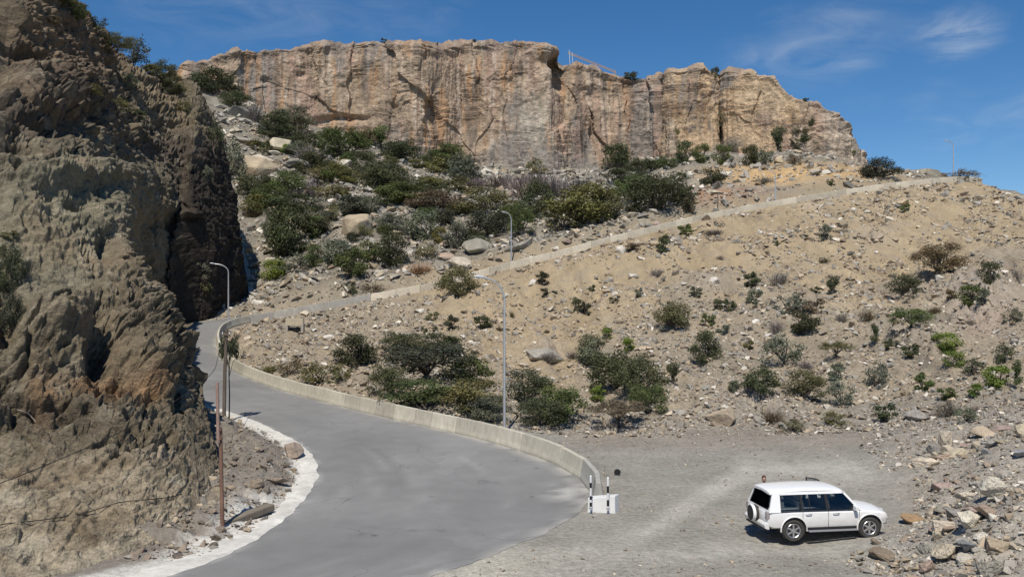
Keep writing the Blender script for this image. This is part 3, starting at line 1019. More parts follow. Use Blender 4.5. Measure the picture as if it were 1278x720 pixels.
me = grid_mesh('left_mountain', flat2, S.shape[:2], M_ROCK, CB)
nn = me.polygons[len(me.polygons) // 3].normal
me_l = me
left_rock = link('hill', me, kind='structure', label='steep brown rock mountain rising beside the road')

# ------------------------------------------------------------------ limestone cliff
CL = [(120, 92, 170, 262), (180, 96, 165, 262), (245, 82, 160, 256), (275, 71, 165, 258), (310, 62, 175, 262), (370, 60, 190, 266), (420, 57, 200, 271), (470, 54, 210, 269),
      (520, 56, 222, 264), (548, 61, 228, 272), (575, 58, 230, 278), (610, 53, 235, 276), (650, 52, 238, 273), (685, 58, 238, 272), (706, 74, 235, 280), (735, 86, 232, 283),
      (775, 96, 228, 285), (815, 97, 222, 284), (828, 97, 218, 279), (838, 90, 215, 270), (868, 89, 212, 269), (893, 93, 212, 271), (900, 100, 212, 277), (908, 93, 212, 270),
      (935, 90, 212, 265), (962, 95, 212, 262), (985, 116, 212, 259), (1010, 126, 214, 257), (1035, 136, 214, 256), (1056, 155, 216, 257), (1070, 178, 220, 261), (1078, 200, 224, 270), (1070, 205, 224, 300)]
SEGN = []
stn = []
for (px, ty, by, d) in CL:
    bz = at(px, by, d)[2] - 8
    tz = at(px, ty, d)[2]
    x = (px - 639) / F * d
    lean = 5.0
    col_ = [(x, d - 1.5, bz), (x, d - 1.0, bz + (tz - bz) * .2), (x, d, bz + (tz - bz) * .45), (x, d + 1.0, bz + (tz - bz) * .7), (x, d + 1.4, bz + (tz - bz) * .9), (x, d + 2.6, tz),
            (x * 1.01, d + 12, tz + .2), (x * 1.05, d + 70, tz - 6)]
    stn.append(col_)
B = np.array(stn)
rows = []
for i in range(len(B) - 1):
    m = max(6, int(np.linalg.norm((B[i + 1] - B[i])[3][:2]) / .24))
    t = (np.arange(m) / m)[:, None, None]
    p0, p1, p2, p3 = B[max(i - 1, 0)], B[i], B[i + 1], B[min(i + 2, len(B) - 1)]
    cub = .5 * (2 * p1 + (p2 - p0) * t + (2 * p0 - 5 * p1 + 4 * p2 - p3) * t ** 2 + (3 * p1 - p0 - 3 * p2 + p3) * t ** 3)
    rows.append(.5 * cub + .5 * (p1 * (1 - t) + p2 * t))
rows.append(B[-1][None])
S = np.concatenate(rows, 0)
VS = [40, 52, 52, 42, 24, 16, 8]
cols_ = []
for j in range(S.shape[1] - 1):
    t = (np.arange(VS[j]) / VS[j])[None, :, None]
    cols_.append(S[:, j][:, None] * (1 - t) + S[:, j + 1][:, None] * t)
cols_.append(S[:, -1:])
S = np.concatenate(cols_, 1)
NRM = normals(S)
if NRM[:, :60, 1].mean() > 0:
    NRM = -NRM
flat = S.reshape(-1, 3)
fpx, fpy = proj(flat[:, 0], flat[:, 1], flat[:, 2])
lev = np.tile(np.arange(S.shape[1]), S.shape[0])
face = 1 - sstep(lev, 205, 226)
warp = flat + 2.5 * np.c_[fbm(flat / 9, 2, 201), fbm(flat / 9, 2, 202), fbm(flat / 9, 2, 203)]
right = sstep(fpx, 820, 850)
cl = 1.5 * blocks(warp, (15, 15, 40), 210, .5) + 1.2 * fbm(flat / (14, 14, 40), 3, 209)
brk = sstep(fbm(flat / 16, 3, 205), -.05, .3)
cl += .8 * blocks(warp, (4.5, 4.5, 9), 211, .6) * (.25 + .75 * brk)
wp = worley(np.c_[flat[:, 0] / 12 + .25 * fbm(flat / 10, 2, 242), 0 * flat[:, 0] + .5, flat[:, 2] / 34], 243)
cl += 2.4 * (wp[2][:, 0] - .5) * (1 - .5 * sstep(fpx, 830, 850))
cl += .42 * blocks(warp, (3.4, 3.4, 1.5), 212, .6) * brk
cl += .28 * fbm(np.c_[flat[:, 0] / 2.2, flat[:, 1] / 2.2, flat[:, 2] / 26], 3, 213, ridged=True) - .5
zz_ = flat[:, 2] + 2 * fbm(flat / 14, 2, 214) + 2.2 * perlin(np.c_[0 * flat[:, 2], 0 * flat[:, 2] + .5, flat[:, 2] / 3.1], 245)
strat = np.modf((zz_ + 500) / 2.3)[0]
cl += .5 * strat * sstep(fbm(flat / 11, 3, 215) + .15 * right + .25 * sstep(fpy, 130, 195), .12, .45)
cl += .16 * fbm(flat / 1.4, 3, 216)
# overhanging cap at the lip and hollows below it
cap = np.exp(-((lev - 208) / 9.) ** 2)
cl += cap * (.4 + 1.5 * blocks(flat, (5.5, 5.5, 1.3), 217, .3))
for (cx, cy, rx, ry, dep) in ((700, 92, 10, 22, 5), (690, 78, 22, 7, 2.5), (400, 155, 20, 6, 1.5), (540, 135, 8, 30, 1.4), (735, 175, 10, 28, 2.5), (829, 135, 3.5, 40, 3.5), (900, 112, 3, 22, 4), (760, 120, 40, 12, 1.2),
                              (470, 205, 20, 5, 1.5), (330, 100, 6, 4, 1.0), (376, 94, 6, 4, 1.0), (430, 148, 30, 4, 1.6), (640, 120, 6, 40, .9), (985, 150, 4, 22, 1.2)):
    cl -= dep * np.exp(-((((fpx - cx) / rx) ** 2 + ((fpy - cy) / ry) ** 2)) ** 1.5)
cl *= face
top = (1 - face)
flat2 = flat + NRM.reshape(-1, 3) * cl[:, None]
flat2[:, 2] += top * (.9 * fbm(flat / 5, 3, 218) + .8 * facet(flat, (4, 4, 4), 219, .6))
flat2[:, 2] += (lev > 190) * sstep(lev, 190, 208) * (.6 * blocks(flat * (1, .2, 0), (6, 5, 5), 220, .3) + .4 * blocks(flat * (1, .2, 0), (1.8, 5, 5), 221, .3))
vs_ = np.c_[flat[:, 0], flat[:, 1] * .6, flat[:, 2] * .10]
sA = fbm(vs_ / 5.5, 4, 231)
sB = fbm(vs_ / 1.5, 4, 232)
sC = fbm(flat / 13, 4, 233)
sD = fbm(flat / 2.2, 4, 234)
CC = np.tile(np.array((.355, .272, .19)), (len(flat), 1))
pan = fbm(np.c_[flat[:, 0] / 15, flat[:, 1] / 15, flat[:, 2] / 45], 3, 235)
CC = mixc(CC, (.265, .235, .20), sstep(pan, -.05, .22) * .9)
v1 = fbm(np.c_[flat[:, 0] / 2.6, flat[:, 1] / 4, flat[:, 2] / 38], 4, 236)
v2 = fbm(np.c_[flat[:, 0] / 3.6, flat[:, 1] / 5, flat[:, 2] / 45], 4, 237)
v3 = fbm(np.c_[flat[:, 0] / 1.8, flat[:, 1] / 4, flat[:, 2] / 30], 4, 238)
CC = mixc(CC, (.43, .245, .12), sstep(v2 + .45 * sC, .14, .45) * .55)
CC = mixc(CC, (.37, .25, .185), sstep(-v2 + .3 * sD, .12, .4) * .6)
CC = mixc(CC, (.53, .44, .335), sstep(v3 - .2 * pan + .3 * sD, .2, .5) * .5)
CC = mixc(CC, (.165, .14, .115), sstep(v1 + .35 * pan + .3 * sC, .2, .5) * .65)
CC = mixc(CC, (.255, .235, .20), sstep(fpy - np.interp(fpx, [250, 500, 640, 740, 800], [400, 210, 175, 190, 400]) + 24 * sC, -10, 20) * .75 * (fpx < 800))
CC = mixc(CC, (.42, .375, .29), np.exp(-((((fpx - 665) / 22) ** 2 + ((fpy - 150) / 35) ** 2)) ** 2) * .7)
CC = mixc(CC, (.50, .365, .225), right * sstep(sC + sD * .4, -.4, .1) * .85)
CC = mixc(CC, (.52, .40, .26), np.exp(-((((fpx - 960) / 34) ** 2 + ((fpy - 118) / 26) ** 2)) ** 2) * .8)
CC = mixc(CC, (.46, .41, .34), right * sstep(fpx - 1000 + 30 * sC, 0, 40) * .6)
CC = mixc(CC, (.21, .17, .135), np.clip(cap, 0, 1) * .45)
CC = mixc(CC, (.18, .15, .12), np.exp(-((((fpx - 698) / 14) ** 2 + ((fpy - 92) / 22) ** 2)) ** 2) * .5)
CC *= (1 + .16 * sD)[:, None] * np.array((1.02, 1.01, 1.04))
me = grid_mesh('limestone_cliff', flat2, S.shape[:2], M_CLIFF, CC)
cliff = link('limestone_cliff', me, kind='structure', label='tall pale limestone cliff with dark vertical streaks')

# ------------------------------------------------------------------ far plateau on the right
xs = np.linspace(380, 1500, 240)
lv = [(0, -60), (0, 40), (8, 70), (14, 84), (20, 100), (24, 108), (60, 112), (400, 118)]
V = []
for x in xs:
    for k, (dy, z) in enumerate(lv):
        V.append((x, 900 + dy, z))
V = np.array(V)
V[:, 1] += 14 * fbm(V / (60, 60, 200), 4, 301) + 4 * fbm(V / 14, 3, 302)
V[:, 2] += 2.2 * fbm(V * (1, 1, 0) / 40, 4, 303) + (V[:, 0] - 560) * .004
Cf = np.tile(np.array((.30, .21, .145)), (len(V), 1))
Cf = mixc(Cf, (.20, .12, .085), sstep(V[:, 2], 104, 110))
Cf *= (1 + .3 * fbm(V / (9, 9, 30), 3, 304))[:, None]
me = grid_mesh('plateau', V, (240, len(lv)), M_CLIFF, Cf)
link('plateau', me, kind='structure', label='distant brown plateau edge on the right skyline')

# recalculated outward normals are not needed by the renderer; the trees below find where rays from above or from the photo's viewpoint land
bpy.context.view_layer.update()
dg = bpy.context.evaluated_depsgraph_get()
BV = {o.name: BVHTree.FromObject(o, dg) for o in (ground, left_rock, cliff, road)}
CAMP = Vector((0, 0, CAMZ))


def hit(px, py, only=None):
    d = Vector(((px - 639.0) / F, 1.0, (HOR - py) / F)).normalized()
    best = None
    for k, b in BV.items():
        if only and k not in only:
            continue
        r = b.ray_cast(CAMP, d)
        if r[0] is not None and (best is None or r[3] < best[2]):
            best = (r[0], r[1], r[3], k)
    return best


def drop(x, y, names=('ground', 'road')):
    best = None
    for k in names:
        r = BV[k].ray_cast(Vector((x, y, 200)), Vector((0, 0, -1)))
        if r[0] is not None and (best is None or r[0].z > best.z):
            best = r[0]
    return best
# ------------------------------------------------------------------ concrete barriers
CONC_A = np.array((.52, .485, .395))


def barrier_block(p, q, parent, height, prof, base_col, sd, skirt=.25, label=None):
    """one cast block between two points of the kerb line"""
    p, q = Vector(p), Vector(q)
    t = (q - p).normalized()
    nrm = Vector((-t.y, t.x, 0)).normalized()
    g = .022
    p, q = p + t * g, q - t * g
    rnd = random.Random(sd)
    dzp = rnd.uniform(-.012, .012)
    vs, fs = [], []
    ns = 3
    for i in range(ns + 1):
        c = p.lerp(q, i / ns)
        for (o, h) in prof:
            vs.append(c + nrm * (o + rnd.uniform(-.006, .006)) + Vector((0, 0, (h * height if h > 0 else -skirt) + dzp)))
    m = len(prof)
    for i in range(ns):
        for k in range(m):
            fs.append((i * m + k, i * m + (k + 1) % m, (i + 1) * m + (k + 1) % m, (i + 1) * m + k))
    V = np.array([tuple(v) for v in vs])
    me = bpy.data.meshes.new('barrier_block')
    me.from_pydata([tuple(v) for v in vs], [], fs + [tuple(range(m - 1, -1, -1)), tuple(ns * m + k for k in range(m))])
    bm = bmesh.new()
    bm.from_mesh(me)
    bmesh.ops.recalc_face_normals(bm, faces=bm.faces)
    bmesh.ops.bevel(bm, geom=[e for e in bm.edges if len(e.link_faces) == 2 and e.calc_face_angle(0) > .6], offset=.018, segments=1, affect='EDGES')
    bm.to_mesh(me)
    bm.free()
    ca = me.color_attributes.new('Col', 'FLOAT_COLOR', 'POINT')
    tone = base_col * rnd.uniform(.76, 1.08)
    c4 = np.ones((len(me.vertices), 4), np.float32)
    co = np.empty(len(me.vertices) * 3, np.float32)
    me.vertices.foreach_get('co', co)
    co = co.reshape(-1, 3)
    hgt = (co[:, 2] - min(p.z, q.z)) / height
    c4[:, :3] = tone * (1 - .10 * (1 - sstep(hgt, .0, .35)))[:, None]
    ca.data.foreach_set('color', c4.ravel())
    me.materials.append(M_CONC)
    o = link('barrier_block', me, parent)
    if label:
        o['label'] = label
    return o


def arc_points(P, step, jit=0.0, sd=1):
    P = np.asarray(P)
    s = np.r_[0, np.cumsum(np.linalg.norm(np.diff(P[:, :2], axis=0), axis=1))]
    n = max(2, int(round(s[-1] / step)))
    t = np.linspace(0, s[-1], n + 1)
    r = np.random.default_rng(sd)
    t[1:-1] += r.uniform(-jit, jit, n - 1)
    return np.stack([np.interp(t, s, P[:, k]) for k in range(3)], 1)


JERSEY = [(-.26, -1), (-.26, .10), (-.20, .34), (-.10, 1.0), (.10, 1.0), (.20, .34), (.26, .10), (.26, -1)]
i0 = int(np.argmin(np.abs(RR[:, 1] - 35.6) + (RR[:, 1] > 45) * 99))
i1 = 21 * 8
path = RR[i0:i1 + 1].copy()
dd = (RR - RL)[i0:i1 + 1]
dd /= np.linalg.norm(dd, axis=1)[:, None]
path = path + dd * .25
path = np.vstack([[at(747, 629, 34.6)[0], 34.6, .0], path])
bar = empty('concrete_barrier', tuple(path[0]), label='long cream concrete roadside barrier curving round the inside of the hairpin', category='barrier')
pts = arc_points(path, 2.0, .3, 3)
for k in range(len(pts) - 1):
    o = barrier_block(pts[k] - path[0], pts[k + 1] - path[0], bar, .86, JERSEY, CONC_A * (np.array((.80, .83, .90)) if k < 2 else 1.0), 100 + k)  # end blocks greyer: shade on the left-turned end put into their colour

WALL = [(-.16, -1), (-.16, 1.0), (.16, 1.0), (.20, -1)]
rtop = catmull([at(*q) for q in RAMP_TOP], 8)
rbase = rtop - (0, 0, BARH)
rbase = np.vstack([RR[i1] + (0, 0, 0), rbase])
ramp = empty('concrete_barrier', tuple(rbase[0]), label='straight tan concrete parapet climbing along the ramp to the skyline', category='barrier')
pts = arc_points(rbase, 3.2, .2, 5)
for k in range(len(pts) - 1):
    c = np.array((.66, .59, .47)) if k > 4 else np.array((.42, .40, .36))
    barrier_block(pts[k] - rbase[0], pts[k + 1] - rbase[0], ramp, BARH, WALL, c, 300 + k, skirt=.75)

# concrete block with two striped posts at the barrier end
blk = empty('concrete_block', (at(754, 640, 33.4)[0], 33.6, 0), math.radians(-9), label='white painted concrete block at the near end of the roadside barrier', category='block')
mb = MB()
mb.add([(-.60, -.27, -.25), (.46, -.34, -.25), (.60, .20, -.25), (-.56, .22, -.25), (-.58, -.24, .50), (.44, -.31, .64), (.57, .18, .62), (-.55, .2, .50)],
       [(0, 3, 2, 1), (4, 5, 6, 7), (0, 1, 5, 4), (1, 2, 6, 5), (2, 3, 7, 6), (3, 0, 4, 7)])
mb.build('block_body', M_WHITE, blk, bevel=.025)


def striped_post(loc, h, label, bands):
    e = empty('marker_post', loc, label=label, category='post', group='striped posts at the concrete block')
    z = 0
    for j, (ln, m) in enumerate(bands):
        MB().tube([(0, 0, z), (0, 0, z + ln)], .045, 10).build('white_band' if m is M_WHITE else 'black_band', m, e, smooth=True)
        z += ln
    MB().tube([(0, 0, z), (0, 0, z + .03)], [.045, .02], 10).build('cap', M_WHITE, e)
    MB().box((0, -.03, .08), (.16, .06, .05)).build('bracket', M_GALV, e, bevel=.008)
    return e


bx, by = blk.location.x, blk.location.y
striped_post((at(737, 0, 33.2)[0], 33.12, .15), 1.2, 'thin black and white post at the left end of the white concrete block',
             [(.12, M_WHITE), (.16, M_BLACK), (.10, M_WHITE), (.14, M_BLACK), (.30, M_WHITE), (.20, M_BLACK), (.24, M_WHITE)])
striped_post((at(759, 0, 33.0)[0], 33.08, .15), 1.25, 'taller black and white post at the right side of the white concrete block',
             [(.14, M_WHITE), (.24, M_BLACK), (.26, M_WHITE), (.26, M_BLACK), (.30, M_WHITE)])
p = hit(770.5, 593, ('ground',))[0]
e = empty('round_sign', tuple(p), label='small black oval disc on gravel behind the striped posts', category='disc')
MB().tube([(0, -.02, .14), (0, .02, .14)], .15, 20).build('disc', M_BLACK, e)
MB().tube([(0, .03, -.3), (0, .03, .2)], .018, 6).build('stake', M_BLACK, e)


# ------------------------------------------------------------------ street lamps
def street_lamp(base, height, armdx, armdy, label, armrise=.85, r=.085):
    e = empty('street_lamp', base, label=label, category='street lamp', group='street lamps along the road')
    MB().tube([(0, 0, -.3), (0, 0, height * .5), (0, 0, height - armrise)], [r, r * .8, r * .6], 10).build('pole', M_GALV, e, smooth=True)
    MB().box((0, 0, .02), (.34, .34, .05)).build('base_plate', M_GALV, e, bevel=.01)
    a = []
    for k in range(9):
        t = k / 8
        a.append((armdx * (1 - math.cos(t * math.pi / 2)), armdy * (1 - math.cos(t * math.pi / 2)), height - armrise - .02 + armrise * math.sin(t * math.pi / 2) * .96))
    ar = MB().tube(a, [r * .55] * 9, 8).build('arm', M_GALV, e, smooth=True)
    ln = math.hypot(armdx, armdy)
    ux, uy = armdx / ln, armdy / ln
    rg = []
    for (s, w, h) in ((-.05, .05, .05), (.1, .12, .09), (.4, .14, .10), (.62, .09, .06)):
        c = Vector((armdx + ux * s, armdy + uy * s, height - .02 + s * .12))
        rg.append([c + Vector((-uy, ux, 0)) * (w * math.cos(a_)) + Vector((0, 0, 1)) * (h * math.sin(a_) * .8) for a_ in [2 * math.pi * j / 10 for j in range(10)]])
    hd = MB().loft(rg).build('lamp_head', M_LAMPH, e, smooth=True)
    c = Vector((armdx + ux * .3, armdy + uy * .3, height - .05))
    MB().box(tuple(c), (.24 if abs(ux) > .5 else .16, .16, .04)).build('lens', M_GLASSL, hd)
    return e


def lamp_at(px, py, label, top_py, head_px, only=None, d=None, arm=None):
    if d is None:
        p = hit(px, py, only)[0]
    else:
        p = Vector(at(px, py, d))
    d = p.y
    h = (py - top_py) / F * d
    dx = (head_px - px) / F * d
    street_lamp(tuple(p), h, dx * .72, -abs(dx) * .15, label, armrise=max(.5, min(1.25, h * .15)), r=.085 if d < 100 else .12)


lamp_at(629.5, 537, 'tall grey street lamp standing behind the near concrete barrier', 346, 596, ('ground',), d=48.8)
lamp_at(285, 400, 'grey street lamp at the hairpin in front of the dark rock', 329, 263, d=119)
lamp_at(638, 330, 'grey street lamp at mid ramp before a boulder', 265, 628, d=133)
lamp_at(968, 256, 'faint grey street lamp on the upper ramp before orange soil', 214, 962, d=156)
lamp_at(1190, 224, 'pale street lamp at the top of the ramp against the sky', 176, 1178, d=173)

# ------------------------------------------------------------------ wooden and pipe poles by the road cutting
p1 = Vector(at(278, 662, 30.4))
p1.z = drop(p1.x, p1.y).z
e = empty('utility_pole', tuple(p1), label='leaning rusty brown pole in front of the rock cutting', category='pole')
MB().tube([(0, 0, -.5), (-.10, .05, 3.4)], [.075, .065], 10).build('shaft', M_RUSTP, e, smooth=True)
MB().tube([(-.13, -.06, 2.9), (-.19, 0, 4.95)], [.06, .055], 10).build('upper_pipe', M_PIPE, e, smooth=True)
MB().tube([(-.10, .0, 3.0), (-.10, .0, 3.08)], .10, 10).build('clamp', M_RUSTP, e)
MB().tube([(-.12, .0, 3.3), (-.12, .0, 3.36)], .10, 10).build('clamp', M_RUSTP, e)
p2 = Vector(at(279.5, 524, 51))
p2.z = drop(p2.x, p2.y).z
e = empty('utility_pole', tuple(p2), label='dark wooden pole beside the small tufted roadside tree', category='pole')
MB().tube([(0, 0, -.5), (.05, 0, 2.6), (.16, 0, 5.1)], [.11, .10, .08], 10).build('shaft', M_POLE2, e, smooth=True)
MB().box((.15, -.09, 4.75), (.5, .07, .09)).build('crossarm', M_POLE2, e, bevel=.01)
for dx in (-.05, .35):
    MB().tube([(dx, -.09, 4.79), (dx, -.09, 4.84), (dx, -.09, 4.92)], [.03, .045, .02], 8).build('insulator', M_WHITE, e, smooth=True)


def cable(name, pts, r, label, sag=0.0):
    P = catmull(np.array([tuple(q) for q in pts]), 10)
    return MB().tube([tuple(q) for q in P], r, 5).build(name, M_CABLE, None, label=label, category='cable')


t2 = p2 + Vector((.1, -.1, 4.6))
mid = Vector(at(262, 468, 42))
cable('cable', [t2, t2.lerp(mid, .5) - Vector((0, 0, .12)), mid, Vector(at(200, 512, 34)), Vector(at(120, 553, 29.5)), Vector(at(0, 603, 26)), Vector(at(-90, 632, 24))], .014,
      'taut black cable slanting down across the rock face to the left')
pp = [(-60, 668), (0, 656), (60, 649), (110, 640), (150, 628), (190, 624), (222, 619), (258, 606)]
rock_pts = []
for (x, y) in pp:
    h_ = hit(max(x, -40), y, ('hill',))
    rock_pts.append(h_[0] + Vector((.03, -.10, .06)))
cable('cable', rock_pts, .016, 'slack black cable hanging low along the base of the rock cutting')
M_ROOT = material('pale_root', base=(.36, .31, .25), rough=.9)
rp = [hit(x, y, ('hill',))[0] + Vector((.03, -.08, .03)) for x, y in ((22, 512), (30, 514), (38, 519), (45, 527))]
P = catmull(np.array([tuple(q) for q in rp]), 6)
MB().tube([tuple(q) for q in P], .02, 5).build('pale_root', M_ROOT, None, label='short pale root lying on the brown rock at left', category='root')

# ------------------------------------------------------------------ culvert, drain chute, fallen slab, gabion
cp = hit(368, 413, ('ground',))[0]
cp = cp - Vector((0, 0, .55))
e = empty('culvert', tuple(cp), math.radians(8), label='small concrete culvert head with dark opening under the ramp', category='culvert')


def cbox(name, c, s, parent, colr=(.45, .40, .31), bevel=.03, rot=None):
    o = MB().box(c, s, rot).build(name, M_CONC, parent, bevel=bevel)
    ca = o.data.color_attributes.new('Col', 'FLOAT_COLOR', 'POINT')
    ca.data.foreach_set('color', np.tile(np.array((*colr, 1), np.float32), len(o.data.vertices)))
    return o


cbox('lintel', (0, -.2, 1.55), (1.9, .9, .75), e, (.50, .43, .31))
cbox('side_wall', (-.85, .1, .4), (.3, 1.6, 1.9), e, (.40, .36, .30))
cbox('side_wall', (.85, .1, .4), (.3, 1.6, 1.9), e, (.40, .36, .30))
cbox('back_wall', (0, .95, .4), (1.6, .2, 1.9), e, (.30, .28, .24))
e = empty('drain_chute', tuple(Vector(at(302, 385, 140))), label='narrow pale concrete drain chute running down beside the dark rock', category='chute')
cpts = []
for (x, y) in ((318, 392), (314, 372), (311, 350), (307, 330), (302, 312), (297, 292), (293, 275)):
    h_ = hit(x, y, ('ground',))
    if h_:
        cpts.append(h_[0])
for a_, b_ in zip(cpts[:-1], cpts[1:]):
    c = (a_ + b_) / 2 - e.location
    t = (b_ - a_)
    M = Matrix.Translation(c) @ t.to_track_quat('Y', 'Z').to_matrix().to_4x4()
    cbox('chute_section', (0, 0, .05), (.75, t.length * .99, .5), e, (.43, .40, .34), .03, M)
sp = hit(306, 646, ('ground', 'hill'))[0]
M = Matrix.Rotation(math.radians(62), 4, 'Z') @ Matrix.Rotation(math.radians(-4), 4, 'Y')
o = cbox('concrete_slab', (0, 0, .05), (2.6, .42, .26), None, (.20, .168, .13), .05)
o.location = sp
o.rotation_euler = M.to_euler()
o['label'] = 'fallen brown concrete beam lying on white dust by the rusty pole'
o['category'] = 'beam'
# ------------------------------------------------------------------ shrubs and trees
def leaf_cloud(P, Nn, size, colr, rs, aspect=.55):
    """rhombus leaves: centres P, facing Nn"""
    n = len(P)
    a = np.cross(Nn, rs.normal(size=(n, 3)))
    a /= np.linalg.norm(a, axis=1)[:, None] + 1e-9
    b = np.cross(Nn, a)
    s = (size * rs.uniform(.6, 1.35, n))[:, None]
    V = np.stack([P + a * s, P + b * s * aspect + Nn * s * .15, P - a * s, P - b * s * aspect + Nn * s * .15], 1).reshape(-1, 3)
    return V, np.arange(n * 4).reshape(n, 4), np.repeat(colr, 4, 0)


def unit(v):
    return v / (np.linalg.norm(v, axis=1)[:, None] + 1e-9)


def make_crown(seed, kind, nclump, nleaf, size):
    """crown in a unit box: width 1, height 1 (base at z=0)"""
    rs = np.random.default_rng(seed)
    cs, rad = [], []
    while len(cs) < nclump:
        q = rs.uniform(-1, 1, 3)
        if kind == 'umbrella':
            r = math.hypot(q[0], q[1])
            if r > 1:
                continue
            z = .62 + .22 * (1 - r * r) + .1 * q[2]
            cs.append((q[0] * .42, q[1] * .42, z))
            rad.append(rs.uniform(.08, .15))
        elif kind == 'tuft':
            if np.linalg.norm(q) > 1:
                continue
            cs.append((q[0] * .40, q[1] * .40, .84 + q[2] * .11))
            rad.append(rs.uniform(.06, .15))
        elif kind == 'broad':
            r = math.hypot(q[0], q[1])
            if r > 1:
                continue
            top = .80 * math.sqrt(max(0, 1 - r * r * .8))
            cs.append((q[0] * .40, q[1] * .40, .14 + (q[2] * .5 + .5) ** .7 * top * .9))
            rad.append(rs.uniform(.10, .18))
        elif kind == 'column':
            r = math.hypot(q[0], q[1])
            if r > 1:
                continue
            cs.append((q[0] * .3, q[1] * .3, .15 + (q[2] * .5 + .5) * .72))
            rad.append(rs.uniform(.12, .2))
        else:                                   # round
            if np.linalg.norm(q) > 1:
                continue
            q = q * (np.linalg.norm(q) ** -.35 if np.linalg.norm(q) > 0 else 1)
            cs.append((q[0] * .36, q[1] * .36, .46 + q[2] * .36))
            rad.append(rs.uniform(.11, .2))
    cs, rad = np.array(cs), np.array(rad)
    w = rad ** 2
    k = rs.choice(len(cs), nleaf, p=w / w.sum())
    d = unit(rs.normal(size=(nleaf, 3)))
    flat = np.array((1, 1, .75 if kind != 'umbrella' else .38))
    P = cs[k] + d * flat * (rad[k] * rs.uniform(0, 1, nleaf) ** .4)[:, None]
    # stray sprigs break the outline
    st = rs.random(nleaf) < .10
    P[st] += d[st] * rs.uniform(.02, .09, st.sum())[:, None]
    P[:, 2] = np.maximum(P[:, 2], .02)
    Nn = unit(d * .7 + rs.normal(size=(nleaf, 3)) * .7 + (0, 0, .35))
    tone = rs.uniform(.72, 1.28, len(cs))[k] * rs.uniform(.8, 1.2, nleaf)
    hue = rs.uniform(-.07, .07, len(cs))[k]
    colr = np.stack([tone * (1 + hue), tone, tone * (1 - hue)], 1)
    V, Fc, Cc = leaf_cloud(P, Nn, size, colr, rs)
    return poly_mesh('crown', V, Fc, M_LEAF, Cc), cs


def make_trunk(cs, seed, kind):
    rs = random.Random(seed)
    mb = MB()
    stems = 1 if kind in ('umbrella', 'tuft') else 3
    order = list(range(len(cs)))
    rs.shuffle(order)
    n = min(len(order), 9)
    fork = Vector((rs.uniform(-.04, .04), rs.uniform(-.04, .04), .34 if kind == 'umbrella' else (.5 if kind == 'tuft' else .1)))
    mb.tube([(0, 0, -.12), tuple(fork * .5), tuple(fork)], [.035, .03, .026], 6)
    for i in order[:n]:
        c = Vector(cs[i])
        m = fork.lerp(c, .5) + Vector((rs.uniform(-.05, .05), rs.uniform(-.05, .05), .04))
        mb.tube([tuple(fork), tuple(m), tuple(c)], [.02, .013, .004], 5, cap=False)
    return mb.mesh('trunk', M_BARK, smooth=True)


def make_twigs(seed, n=420, spread=.5):
    """bare grey shrub: a fan of thin forked stems"""
    rs = np.random.default_rng(seed)
    vs, fs, cc = [], [], []

    def seg(p, q, r0, r1, t):
        ax = q - p
        s = np.cross(ax, rs.normal(size=3))
        s /= np.linalg.norm(s) + 1e-9
        s2 = np.cross(ax, s)
        s2 /= np.linalg.norm(s2) + 1e-9
        o = len(vs)
        for k in range(3):
            a = 2 * math.pi * k / 3
            vs.append(p + (s * math.cos(a) + s2 * math.sin(a)) * r0)
        for k in range(3):
            a = 2 * math.pi * k / 3
            vs.append(q + (s * math.cos(a) + s2 * math.sin(a)) * r1)
        for k in range(3):
            fs.append((o + k, o + (k + 1) % 3, o + 3 + (k + 1) % 3, o + 3 + k))
        cc.extend([(t, t * .98, t * .96)] * 6)
    for i in range(n // 6):
        a = rs.uniform(0, 2 * math.pi)
        d = np.array((math.cos(a) * rs.uniform(.1, 1), math.sin(a) * rs.uniform(.1, 1), rs.uniform(.5, 1.3)))
        d /= np.linalg.norm(d)
        p = np.array((rs.uniform(-.12, .12), rs.uniform(-.12, .12), -.04))
        ln = rs.uniform(.3, .62)
        q = p + d * ln * np.array((spread * 1.3, spread * 1.3, 1))
        t = rs.uniform(.7, 1.25)
        seg(p, q, .011, .007, t)
        for j in range(5):
            b = p + (q - p) * rs.uniform(.4, 1)
            e2 = d + rs.normal(size=3) * .55
            e2[2] = abs(e2[2])
            e2 = e2 / np.linalg.norm(e2)
            seg(b, b + e2 * rs.uniform(.14, .38) * np.array((spread * 1.6, spread * 1.6, 1)), .006, .002, t * rs.uniform(.85, 1.2))
    return poly_mesh('twigs', np.array(vs), np.array(fs), M_TWIG, np.array(cc))


PROTO = {}
for kind, specs in {
    'round': [(1, 26, 2300, .030), (2, 34, 3400, .024), (3, 22, 1900, .033)],
    'broad': [(4, 40, 5200, .019), (5, 34, 4600, .021), (6, 46, 5800, .018)],
    'umbrella': [(7, 34, 3400, .020), (8, 40, 4200, .019)],
    'column': [(9, 16, 1500, .036), (10, 18, 1700, .033)],
    'sparse': [(11, 22, 1000, .034), (12, 26, 1200, .03)],
    'small': [(13, 12, 950, .046), (14, 14, 1100, .042), (16, 10, 900, .046)],
    'tuft': [(15, 16, 1100, .028)],
}.items():
    PROTO[kind] = []
    for (sd, nc, nl, sz) in specs:
        k = {'sparse': 'broad', 'small': 'round'}.get(kind, kind)
        cm_, cs_ = make_crown(sd, k, nc, nl, sz)
        PROTO[kind].append((cm_, make_trunk(cs_, sd, k)))
PROTO['twig'] = [(make_twigs(21), None), (make_twigs(22, 520, .6), None), (make_twigs(23, 380, .7), None)]
